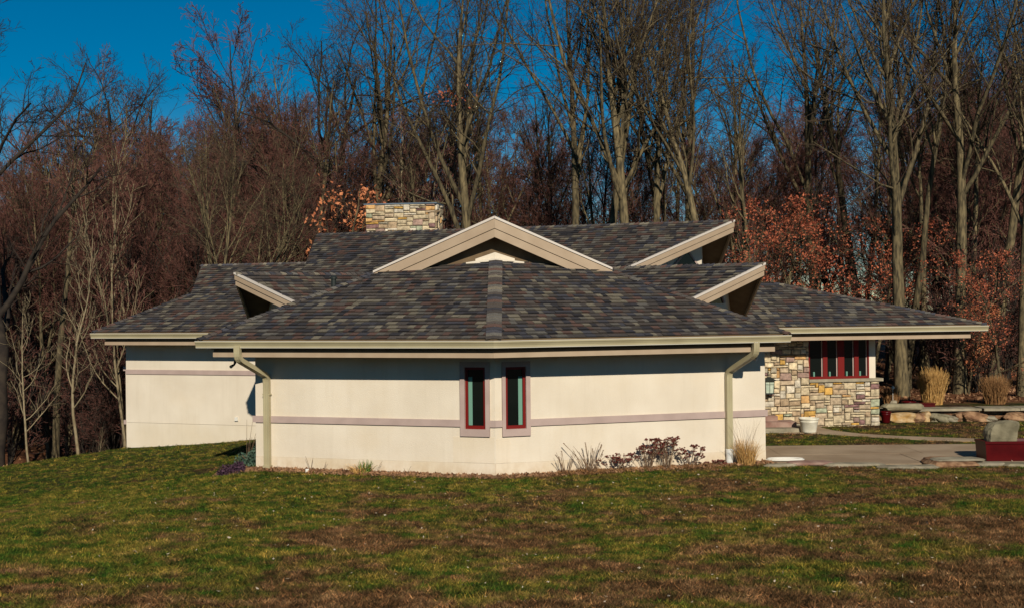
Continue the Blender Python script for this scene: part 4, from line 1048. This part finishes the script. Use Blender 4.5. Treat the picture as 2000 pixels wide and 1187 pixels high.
# mulch bed along the front
bed = []
for s in np.linspace(Ll + .8, .0, 22): qv = C0 + dl * float(s) + nl * (.45 + .12 * math.sin(s * 5) + .08 * math.sin(s * 13)); bed.append((qv.x, qv.y))
for s in np.linspace(.2, Lr - .1, 22): qv = C0 + dr * float(s) + nr * (.40 + .12 * math.sin(s * 4 + 1) + .08 * math.sin(s * 11)); bed.append((qv.x, qv.y))
back = [(WR.x, WR.y), (C0.x, C0.y), (WL.x, WL.y), (WL.x - .75, WL.y + .9)]
b = MB()
allp = bed + [(x, y) for x, y in back]
b.prism([(x, y, .012) for x, y in allp], (0, 0, -.012 + .001)); 
bm_pts = bed
# triangulate as strips between wall and outer edge
b = MB(); V = []; 
inner = [C0 + dl * float(s) for s in np.linspace(Ll + .8, 0, 22)] + [C0 + dr * float(s) for s in np.linspace(.2, Lr - .1, 22)]
for (ox, oy), i_ in zip(bed, inner): V += [(ox, oy, gz(ox, oy) + .006), (i_.x, i_.y + .05, .03)]
b.add(V, [(2*k, 2*k+2, 2*k+3, 2*k+1) for k in range(len(bed) - 1)])
for k, f in enumerate(b.f): b.f[k] = tuple(f)
o = b.build('flower_bed', MT['mulch'], kind='structure'); o['label'] = 'narrow leafy mulch bed along the front walls'

def scatter_quads(name, pts, size, m, seed, lab, up=.5, kind='stuff'):
    g = np.random.default_rng(seed); n = len(pts); P = np.array(pts)
    a = g.normal(size=(n, 3)) * np.array([1, 1, up]); a /= np.linalg.norm(a, axis=1)[:, None]; c = np.cross(a, g.normal(size=(n, 3)) * .5 + np.array([0, 0, 1])); c /= np.linalg.norm(c, axis=1)[:, None]
    s = size * (.5 + g.random(n))[:, None]; n3 = np.cross(a, c)
    V = np.stack([P - a*s, P + c*s*.6 + n3*s*.25, P + a*s, P - c*s*.6 + n3*s*.25], 1).reshape(-1, 3)
    me = npmesh(name, V, np.arange(4*n).reshape(n, 4), m); o = bpy.data.objects.new(name, me); COL.objects.link(o); tag(o, lab, kind=kind); return o
g = np.random.default_rng(77); pts = []
for k in range(4200):
    if g.random() < .5: s = g.random() * (Ll + .5); q = C0 + dl * s + nl * (.03 + g.random() ** 1.3 * .55)
    else: s = g.random() * Lr; q = C0 + dr * s + nr * (.03 + g.random() ** 1.3 * .5)
    pts.append((q.x, q.y, gz(q.x, q.y) + .015 + .04 * g.random()))
scatter_quads('leaf_litter', pts, .034, MT['litterleaf'], 78, 'brown leaf litter heaped along the front walls', 1.0)
pts = []
for k in range(620):
    Y = 10 + 17 * g.random() ** .8; X = (g.random() - .38) * Y * .95
    if abs(X) < .5*Y: pts.append((X, Y, gz(X, Y) + .045))
scatter_quads('fallen_leaves', pts, .019, MT['paleleaf'], 79, 'bleached fallen leaves scattered over the front lawn', .4)
pts = []
for k in range(26000):
    Y = 33 + 40 * g.random() ** 1.5; X = (g.random() * 1.1 - .6) * Y
    if (X < 0 and crest(X, Y) > .3 and not (X > -11.9 and Y < 46)) or (X > 10 and Y > 38.5): pts.append((X, Y, gz(X, Y) + .03))
scatter_quads('forest_litter', pts, .07, MT['litterleaf'], 80, 'rust brown leaves carpeting the woodland floor', .8)

# ------------------------------------------------------------------ trees
def norm(a): return a / np.maximum(np.linalg.norm(a, axis=-1, keepdims=True), 1e-9)
def spawn(g, P, Rr, Len, n, tmin, tmax, ang, lf, K, upb, wander, rf, angv=.25, tfall=.5):
    N, Kp = P.shape[:2]; idx = np.repeat(np.arange(N), n); M_ = len(idx)
    t = tmin + (tmax - tmin) * ((np.tile(np.arange(n), N) + g.random(M_)) / n)
    x = t * (Kp - 1); i = np.minimum(x.astype(int), Kp - 2); f = (x - i)[:, None]
    p0 = P[idx, i] * (1 - f) + P[idx, i+1] * f; T = norm(P[idx, i+1] - P[idx, i])
    r0 = (Rr[idx, i] * (1 - f[:, 0]) + Rr[idx, i+1] * f[:, 0]) * rf
    q = norm(np.cross(T, norm(g.normal(size=(M_, 3)))))
    a = ang * (1 + angv * g.normal(size=M_)); a = np.clip(a, .15, 1.5)
    d = norm(np.cos(a)[:, None] * T + np.sin(a)[:, None] * q)
    L = Len[idx] * lf * (1 - tfall * (t - tmin) / max(tmax - tmin, .01)) * (.7 + .6 * g.random(M_))
    C = np.zeros((M_, K, 3)); C[:, 0] = p0; st = (L / (K - 1))[:, None]
    for k in range(1, K):
        d = norm(d + np.array([0, 0, 1.0]) * upb + g.normal(size=(M_, 3)) * wander)
        C[:, k] = C[:, k-1] + d * st
    tp = np.linspace(1, .35, K)[None, :]
    return C, r0[:, None] * tp, L
def tubes(C, Rr, n):
    N, K = C.shape[:2]; T = np.zeros_like(C); T[:, 1:-1] = C[:, 2:] - C[:, :-2]; T[:, 0] = C[:, 1] - C[:, 0]; T[:, -1] = C[:, -1] - C[:, -2]; T = norm(T)
    ref = np.where(np.abs(T[:, :1, 2:3]) > .85, np.array([1., 0, 0]), np.array([0, 0, 1.]))
    A = norm(np.cross(T, np.broadcast_to(ref, T.shape))); B = np.cross(A, T)
    q = np.arange(n) * 2*np.pi/n
    V = C[:, :, None, :] + (A[:, :, None, :] * np.cos(q)[None, None, :, None] + B[:, :, None, :] * np.sin(q)[None, None, :, None]) * Rr[:, :, None, None]
    a = np.arange(N)[:, None, None] * K * n + np.arange(K-1)[None, :, None] * n; k = np.arange(n)[None, None, :]; k2 = (k + 1) % n
    F = np.stack([a + k, a + n + k, a + n + k2, a + k2], -1).reshape(-1, 4)
    return V.reshape(-1, 3), F
def join(parts):
    V = []; F = []; o = 0
    for v, f in parts: V.append(v); F.append(f + o); o += len(v)
    return np.concatenate(V), np.concatenate(F)
def trunk_line(g, H, r, K, lean, wob, az=None):
    az = g.random() * 6.28 if az is None else az; d = np.array([math.cos(az), math.sin(az), 0]) * lean
    C = np.zeros((1, K, 3)); st = H / (K - 1); dd = norm(np.array([d[0], d[1], 1.0]))
    for k in range(1, K):
        dd = norm(dd + g.normal(size=3) * wob * np.array([1, 1, .2]) + np.array([0, 0, .06])); C[0, k] = C[0, k-1] + dd * st
    t = np.linspace(0, 1, K); R_ = r * (1 - .85 * t ** 1.25); R_[0] *= 1.35; C[0, 0, 2] -= .35
    return C, R_[None, :]
PROTO = {}
def make_proto(key, seed, H, r, stems, limbs, crown, ang, llen, sub, upb, wob, tm, bm, leaf=None, leafn=0, leafr=(0, 1), lean=.06, twig_r=.0056, K0=14, lw=.13):
    g = np.random.default_rng(seed); T = []; Rs = []; Ls = []
    for s in range(stems):
        az = 2*math.pi*s/max(stems, 1) + g.random()
        C, R_ = trunk_line(g, H * (1 - .12*s*g.random()), r * (1 if s == 0 else .75), K0, lean if stems == 1 else lean + .10, wob, az); T.append(C); Rs.append(R_); Ls.append(H)
    T = np.concatenate(T); Rs = np.concatenate(Rs); Ls = np.array(Ls, float)
    c1, r1, l1 = spawn(g, T, Rs, Ls, limbs, crown, .97, ang, llen, 9, upb, lw, .60, tfall=.55)
    n2, n3, n4 = sub
    r1 = np.maximum(r1, twig_r * 1.3)
    c2, r2, l2 = spawn(g, c1, r1, l1, n2, .18, .97, .72, .48, 6, upb * .8, .17, .5)
    r2 = np.maximum(r2, twig_r * 1.15)
    c3, r3, l3 = spawn(g, c2, r2, l2, n3, .12, .98, .68, .52, 4, upb * .6, .20, .6)
    r3 = np.maximum(r3, twig_r)
    tv, tf = tubes(T, Rs, 8); bv, bf = join([tubes(c1, r1, 5), tubes(c2, r2, 4)])
    tw = [tubes(c3, r3, 3)]; last, ll = c3, l3
    if n4:
        c4, r4, l4 = spawn(g, c3, r3, l3, n4, .15, .98, .62, .60, 3, upb * .5, .22, .6); r4 = np.maximum(r4 * 0 + twig_r * .8, twig_r * .62); tw.append(tubes(c4, r4, 3)); last = c4
    wv, wf = join(tw)
    P = dict(trunk=npmesh('trunk', tv, tf, tm, True), branches=npmesh('branches', bv, bf, tm, True), twigs=npmesh('twigs', wv, wf, bm))
    if leaf:
        e = last[:, -1]; hh = (e[:, 2] / max(e[:, 2].max(), .1)); e = e[(hh > leafr[0]) & (hh < leafr[1])]
        e = e[g.integers(0, len(e), leafn)] + g.normal(size=(leafn, 3)) * .12
        a = norm(g.normal(size=(leafn, 3))); c = norm(np.cross(a, g.normal(size=(leafn, 3)))); s = (.022 + .038 * g.random(leafn))[:, None]; nn = np.cross(a, c)
        V = np.stack([e - a*s*1.3, e + c*s*.8 + nn*s*.3, e + a*s*1.3, e - c*s*.8 + nn*s*.3], 1).reshape(-1, 3)
        P['leaves'] = npmesh('leaves', V, np.arange(4*leafn).reshape(leafn, 4), leaf)
    P['H'] = float(np.percentile(wv[:, 2], 99.7)) / 1.02; PROTO[key] = P
# tall winter trees
make_proto('tallA', 1, 17, .24, 1, 13, .42, .50, .52, (9, 6, 4), .055, .035, MT['bark'], MT['twigolive'], lw=.07)
make_proto('tallB', 2, 17, .22, 1, 10, .46, .40, .55, (9, 6, 4), .06, .05, MT['bark'], MT['twigolive'], lw=.08)
make_proto('vase', 3, 16, .25, 1, 11, .32, .56, .62, (9, 7, 4), .085, .03, MT['bark'], MT['twigolive'], lw=.065)
make_proto('spread', 4, 13, .24, 1, 14, .32, .80, .52, (9, 7, 5), .07, .09, MT['barkdark'], MT['twigdark'])
make_proto('twoStem', 5, 17, .20, 2, 9, .44, .42, .46, (8, 6, 4), .06, .05, MT['bark'], MT['twigolive'], lw=.08)
# dense red-brown trees of the wood
make_proto('woodA', 6, 12.5, .12, 1, 22, .16, .78, .40, (8, 7, 5), .12, .07, MT['bark'], MT['twig'], twig_r=.007)
make_proto('woodB', 7, 12, .13, 2, 13, .14, .80, .42, (8, 7, 5), .12, .09, MT['bark'], MT['twig'], twig_r=.007)
make_proto('woodC', 8, 13, .11, 1, 20, .22, .72, .38, (8, 7, 4), .12, .07, MT['barkdark'], MT['twig'], twig_r=.007)
make_proto('sapling', 9, 8.5, .062, 1, 13, .22, .70, .30, (6, 5, 0), .12, .07, MT['barkpale'], MT['twigolive'], twig_r=.006)
make_proto('paleMulti', 10, 10, .07, 3, 9, .16, .50, .34, (8, 6, 3), .20, .05, MT['barkpale'], MT['twig'], twig_r=.007)
make_proto('brush', 12, 4.2, .03, 6, 7, .1, .6, .42, (6, 5, 0), .08, .10, MT['barkdark'], MT['twig'], lean=.3, twig_r=.007, K0=8)
make_proto('oak', 13, 8.5, .10, 1, 15, .18, 1.0, .50, (7, 6, 3), .05, .08, MT['bark'], MT['twigolive'], leaf=MT['oakleafred'], leafn=3600, leafr=(.1, .92))
make_proto('oakSmall', 14, 6.0, .07, 1, 13, .16, .8, .27, (6, 5, 3), .05, .09, MT['bark'], MT['twigolive'], leaf=MT['oakleaf'], leafn=1300, leafr=(.2, .98))
make_proto('pole', 15, 14, .15, 1, 9, .60, .5, .26, (6, 5, 3), .15, .03, MT['bark'], MT['twigolive'])
TREES = 0
def tree(key, x, y, s=1.0, rot=0.0, label='', name='bare_tree', group=None, sz=None, tilt=(0, 0), cat='tree'):
    global TREES
    P = PROTO[key]; t = empty(name, (x, y, gz(x, y) - .03), label, cat, group)
    t.rotation_euler = (tilt[0], tilt[1], rot); t.scale = (s, s, sz or s)
    for k in ('trunk', 'branches', 'twigs', 'leaves'):
        if k in P: o = bpy.data.objects.new(k, P[k]); COL.objects.link(o); o.parent = t
    TREES += 1
    return t
def tp(key, px, Y, topy=None, s=None, rot=0.0, label='', **kw):
    x = (px - 1000) / FPX * Y; z = gz(x, Y)
    if topy is not None: s = (CAMH + (hor(px) - topy) / FPX * Y - z) / (PROTO[key]['H'] * 1.02)
    return tree(key, x, Y, s, rot, label, **kw)
# the trees one can pick out, left to right
tp('spread', -15, 39, -40, rot=1.0, label='big dark spreading tree at the left edge of the photo', name='spreading_tree')
tp('woodA', 95, 52, 225, rot=2.1, label='rounded bare tree below the open sky at far left')
tp('sapling', 152, 38.5, 420, rot=.4, label='thin pale sapling with bare side branches left of the house', name='pale_sapling')
tp('sapling', 55, 37.5, 560, rot=2.0, label='crooked small sapling far left at the lawn edge', name='pale_sapling', tilt=(0, .12))
tp('sapling', 195, 39.5, 830, rot=.9, label='short broken-off sapling near the wing wall', name='pale_sapling')
tp('paleMulti', 243, 44, 235, rot=.3, label='pale several-stemmed tree rising behind the left end of the roof', name='pale_tree')
tp('woodB', 180, 66, 118, rot=1.3, label='rounded dark treetop standing alone against the sky, far left')
tp('spread', 292, 66, 108, rot=2.7, label='bushy forked treetop in the middle of the sky gap')
tp('twoStem', 412, 43, 215, rot=.8, label='two-stemmed tree behind the left wing ridge')
tp('tallB', 430, 43.5, 240, rot=.2, label='slanting slim tree leaning right behind the left wing ridge', tilt=(0, .20))
tp('woodC', 480, 58, 34, rot=3.9, label='tall fine-twigged tree to the right of the sky gap')
tp('spread', 575, 54, 8, rot=5.2, label='tall dark-crowned tree left of the leafy young oak')
tp('tallA', 705, 50, -130, rot=.6, label='tall loose-crowned tree just left of the chimney')
tp('paleMulti', 800, 48, 200, rot=2.2, label='slim several-stemmed tree directly behind the chimney', name='pale_tree')
vt = tp('vase', 908, 46, -220, rot=1.1, label='wide vase-shaped tree behind the front gable peak')
tp('tallB', 1124, 46, -260, s=None, rot=2.5, label='straight tall trunk right of the front gable peak')
tp('tallA', 1148, 47, -190, rot=.1, label='slim leaning trunk crossing beside the straight one', tilt=(0, .07))
tp('tallA', 1249, 45, -260, rot=3.3, label='tall straight trunk above the middle of the right roof')
tp('tallB', 1272, 45.5, -200, rot=1.9, label='trunk sweeping right from beside the straight tall one', tilt=(0, .10))
tp('twoStem', 1330, 52, -170, rot=4.1, label='dark two-stemmed tree behind the right part of the main roof')
tp('tallB', 1430, 44, -180, rot=2.9, label='grey trunk leaning right behind the upper right gable tip', tilt=(0, .13))
tp('pole', 1470, 47, 60, rot=1.0, label='slim upright trunk beside the leaning grey one')
tp('vase', 1760, 41.5, -280, rot=2.0, label='thick-trunked tree behind the end of the stone wall', s=None)
tp('twoStem', 1768, 45, -200, rot=.7, label='tall forked tree towering over the low end of the entry roof')
tp('tallA', 1872, 42.5, -260, rot=5.0, label='tall mossy trunk behind the roof tip at right')
tp('tallB', 1935, 44, -240, rot=.2, label='upright tree between the two ornamental grasses and the right edge')
tp('tallA', 1995, 41, -100, rot=1.2, label='rightmost tall tree, cut by the right edge')
tp('pole', 1800, 46, 100, rot=3.1, label='straight pole-like trunk right of the thick tree')
tp('pole', 1838, 48, 150, rot=.5, label='straight pole-like trunk behind the golden grass')
tp('tallA', 1600, 50, -170, rot=2.4, label='tall tree rising out of the red oak leaves')
tp('tallB', 1690, 54, -150, rot=4.4, label='tall thin-limbed tree right of the red oak')
# oaks that keep their leaves
tp('oakSmall', 622, 43, 372, rot=.6, label='young oak with orange leaves left of the chimney', name='leafy_oak')
tp('oak', 1610, 44, 355, rot=1.7, label='oak full of rust red leaves above the entry roof', name='leafy_oak')
tp('oak', 1520, 45, 400, rot=3.7, label='red-leaved oak just right of the middle right gable', name='leafy_oak')
tp('oak', 1700, 46, 400, rot=5.1, label='thinner red-leaved oak over the low end of the entry roof', name='leafy_oak')
tp('oak', 1960, 40.5, 470, rot=2.2, label='dark red-leaved oak at the right edge behind the dull grass', name='leafy_oak')
tp('oakSmall', 1890, 42, 590, rot=.2, label='small red-leaved oak by the roof tip at right', name='leafy_oak')
# a few leaves still hanging in the vase-shaped tree
_g = np.random.default_rng(9); _c = np.array(at(882, 190, 45.3)); _n = 90
_P = _c + _g.normal(size=(_n, 3)) * np.array([.45, .3, .20]); _a = norm(_g.normal(size=(_n, 3))); _d2 = norm(np.cross(_a, _g.normal(size=(_n, 3)))); _s = .06
_me = npmesh('leaves', np.stack([_P - _a*_s, _P + _d2*_s*.6, _P + _a*_s, _P - _d2*_s*.6], 1).reshape(-1, 3), np.arange(4*_n).reshape(_n, 4), MT['oakleafred'])
_o = bpy.data.objects.new('leaves', _me); COL.objects.link(_o); _o.parent = vt
_o.matrix_parent_inverse = Matrix.LocRotScale(vt.location, vt.rotation_euler, vt.scale).inverted()
# the wood behind
W1 = 'close-grown bare tree in the wood behind the house'
r = random.Random(21)
def topline(px):                 # how high the mass of twigs reaches in the photograph
    pts = [(-400, 290), (0, 300), (130, 250), (260, 220), (420, 195), (560, 180), (700, 160), (900, 175), (1100, 190), (1300, 200), (1600, 150), (1800, 90), (2400, 40)]
    for (a, ya), (b_, yb) in zip(pts, pts[1:]):
        if a <= px <= b_: return ya + (yb - ya) * (px - a) / (b_ - a)
    return 100
GW = 'bare trees massed in the wood behind the house'
def zone(px):
    for lim, wh in ((180, 'beyond the left lawn edge'), (400, 'behind the left wing roof'), (600, 'behind the left wing ridge'), (720, 'left of the chimney'), (870, 'behind the chimney'), (1100, 'behind the front gable peak'), (1300, 'above the main roof ridge'), (1450, 'behind the upper right gable'), (1620, 'behind the red-leaved oaks'), (1800, 'behind the low end of the entry roof'), (1920, 'behind the golden grass'), (9999, 'at the far right edge')):
        if px < lim: break
    return wh
def woodlabel(px, row):
    return ('bare tree in the front rank ', 'bare tree in the second rank ', 'bare tree deep in the wood ', 'slender bare tree deeper in the wood ', 'hindmost bare tree of the wood ')[row] + zone(px)
cnt = 0
for row, (Y, step, keys) in enumerate(((50, 100, ('woodA', 'woodB', 'woodC')), (56, 88, ('woodB', 'woodC', 'woodA')), (63, 84, ('woodC', 'woodA', 'woodB')), (71, 80, ('woodA', 'woodC', 'woodB')), (81, 80, ('woodB', 'woodA', 'woodC')))):
    px = -140 - 25 * row
    while px < 2330:
        j = px + r.uniform(-30, 30); Yj = Y + r.uniform(-2.5, 2.5); top = topline(j) + r.uniform(-5, 75) + (30 if row == 0 else 0)
        tp(keys[cnt % 3], j, Yj, top, rot=r.random() * 6.28, label=woodlabel(j, row), group=GW, tilt=(r.uniform(-.05, .05), r.uniform(-.05, .05)))
        cnt += 1; px += step * r.uniform(.8, 1.2) * (.72 if px < 620 else 1.55 if px < 1750 else 1.1)
for k in range(34):
    px = r.uniform(-60, 2080); Y = r.uniform(43, 60)
    if 215 < px < 360 or px < 0: continue
    tp('pole', px, Y, topline(px) + r.uniform(-120, 80), rot=r.random() * 6.28, label='slim straight trunk among the trees ' + zone(px), group='slim straight trunks in the wood', tilt=(r.uniform(-.06, .06), r.uniform(-.09, .09)))
for k in range(60):
    px = r.uniform(-60, 2080); Y = r.uniform(40.5, 56) if (px < 180 or px > 1730) else r.uniform(46, 58)
    tree('brush', (px - 1000) / FPX * Y, Y, r.uniform(.7, 1.35), r.random() * 6.28, ('spindly' if Y > 51 else 'dense') + ' leafless bush under the trees ' + zone(px), 'bare_bush', 'leafless bushes under the trees', cat='bush')
print('TREES', TREES)

# ------------------------------------------------------------------ grass blades on the lawn
def pip(px, py, poly):
    ins = np.zeros(len(px), bool); n = len(poly)
    for i in range(n):
        (x0, y0), (x1, y1) = poly[i], poly[(i+1) % n]
        c = ((y0 > py) != (y1 > py)) & (px < (x1 - x0) * (py - y0) / (y1 - y0 + 1e-12) + x0); ins ^= c
    return ins
g = np.random.default_rng(5)
def lawn_points(n, y0, y1, pw=1.0):
    Y = y0 + (y1 - y0) * g.random(n) ** pw; X = (g.random(n) * 1.0 - .5) * Y * .94
    Z = ground_z(X, Y); keep = crest(X, Y) < .15
    fp = [(WL.x - .0, 40), (WL.x, WL.y - .12), (C0.x, C0.y - .16), (WR.x, WR.y - .12), (WR.x, 40)]
    keep &= ~pip(X, Y, fp)
    keep &= ~((X > 5.5) & (Y > 26.3) & (Y < 30.17)); keep &= ~pip(X, Y, [(p.x, p.y) for p in pp])
    keep &= ~((X > 5.3) & (Y > 35.45)); keep &= ~((X < 5.6) & (Y > LWl.y + (X - LWl.x) * dw.y / dw.x - .05) & (X > LWl.x))
    keep &= ~((X > 5.5) & (X < 8.1) & (Y > 33.2)); keep &= ~pip(X, Y, [(SA.x, SA.y - .06), (SA.x + SD.x * SE, SA.y + SD.y * SE - .06), (SA.x + SD.x * SE, 40), (SA.x, 40)])
    # thin out over the mulch bed
    near = (np.abs((X - C0.x) * nl.x + (Y - C0.y) * nl.y) < .42) & (X < C0.x) | (np.abs((X - C0.x) * nr.x + (Y - C0.y) * nr.y) < .38) & (X >= C0.x)
    near &= (X > WL.x - .6) & (X < WR.x)
    keep &= ~(near & (g.random(n) < .88))
    return np.stack([X, Y, Z], 1)[keep]
PTS = np.concatenate([lawn_points(62000, 9.0, 17), lawn_points(60000, 15, 27.5), lawn_points(30000, 26, 38.5)])
me = bpy.data.meshes.new('lawn_grass'); me.vertices.add(len(PTS)); me.vertices.foreach_set('co', PTS.astype(np.float32).ravel()); me.materials.append(MT['blade']); me.update()
lawn = bpy.data.objects.new('lawn_grass', me); COL.objects.link(lawn); tag(lawn, 'short mottled green and brown winter grass of the front lawn', kind='stuff')
ng = bpy.data.node_groups.new('grass', 'GeometryNodeTree')
ng.interface.new_socket('Geometry', in_out='INPUT', socket_type='NodeSocketGeometry'); ng.interface.new_socket('Geometry', in_out='OUTPUT', socket_type='NodeSocketGeometry')
N = ng.nodes.new; Lk = ng.links.new
gi = N('NodeGroupInput'); go = N('NodeGroupOutput'); jn = N('GeometryNodeJoinGeometry')
for k in range(7):
    c = N('GeometryNodeMeshCone'); c.fill_type = 'NONE'; c.inputs['Vertices'].default_value = 3; c.inputs['Side Segments'].default_value = 1
    c.inputs['Radius Top'].default_value = .0004; c.inputs['Radius Bottom'].default_value = .0042; c.inputs['Depth'].default_value = .036 + .006 * (k % 3)
    tr = N('GeometryNodeTransform'); a = k * 2.4; rr = .012 + .006 * k
    tr.inputs['Translation'].default_value = (math.cos(a) * rr, math.sin(a) * rr, -.004)
    tr.inputs['Rotation'].default_value = (.75 * math.sin(a * 1.7 + 1), .75 * math.cos(a * 1.3), a)
    Lk(c.outputs['Mesh'], tr.inputs['Geometry']); Lk(tr.outputs['Geometry'], jn.inputs['Geometry'])
sm = N('GeometryNodeSetMaterial'); sm.inputs['Material'].default_value = MT['blade']; Lk(jn.outputs[0], sm.inputs[0])
ip = N('GeometryNodeInstanceOnPoints'); Lk(gi.outputs[0], ip.inputs['Points']); Lk(sm.outputs[0], ip.inputs['Instance'])
rv = N('FunctionNodeRandomValue'); rv.data_type = 'FLOAT_VECTOR'; rv.inputs[0].default_value = (-.25, -.25, 0); rv.inputs[1].default_value = (.25, .25, 6.28)
e2r = N('FunctionNodeEulerToRotation'); Lk(rv.outputs[0], e2r.inputs[0]); Lk(e2r.outputs[0], ip.inputs['Rotation'])
rs = N('FunctionNodeRandomValue'); rs.data_type = 'FLOAT'; rs.inputs[2].default_value = .7; rs.inputs[3].default_value = 1.9; rs.inputs['Seed'].default_value = 3; Lk(rs.outputs[1], ip.inputs['Scale'])
Lk(ip.outputs[0], go.inputs[0])
md = lawn.modifiers.new('grass', 'NODES'); md.node_group = ng
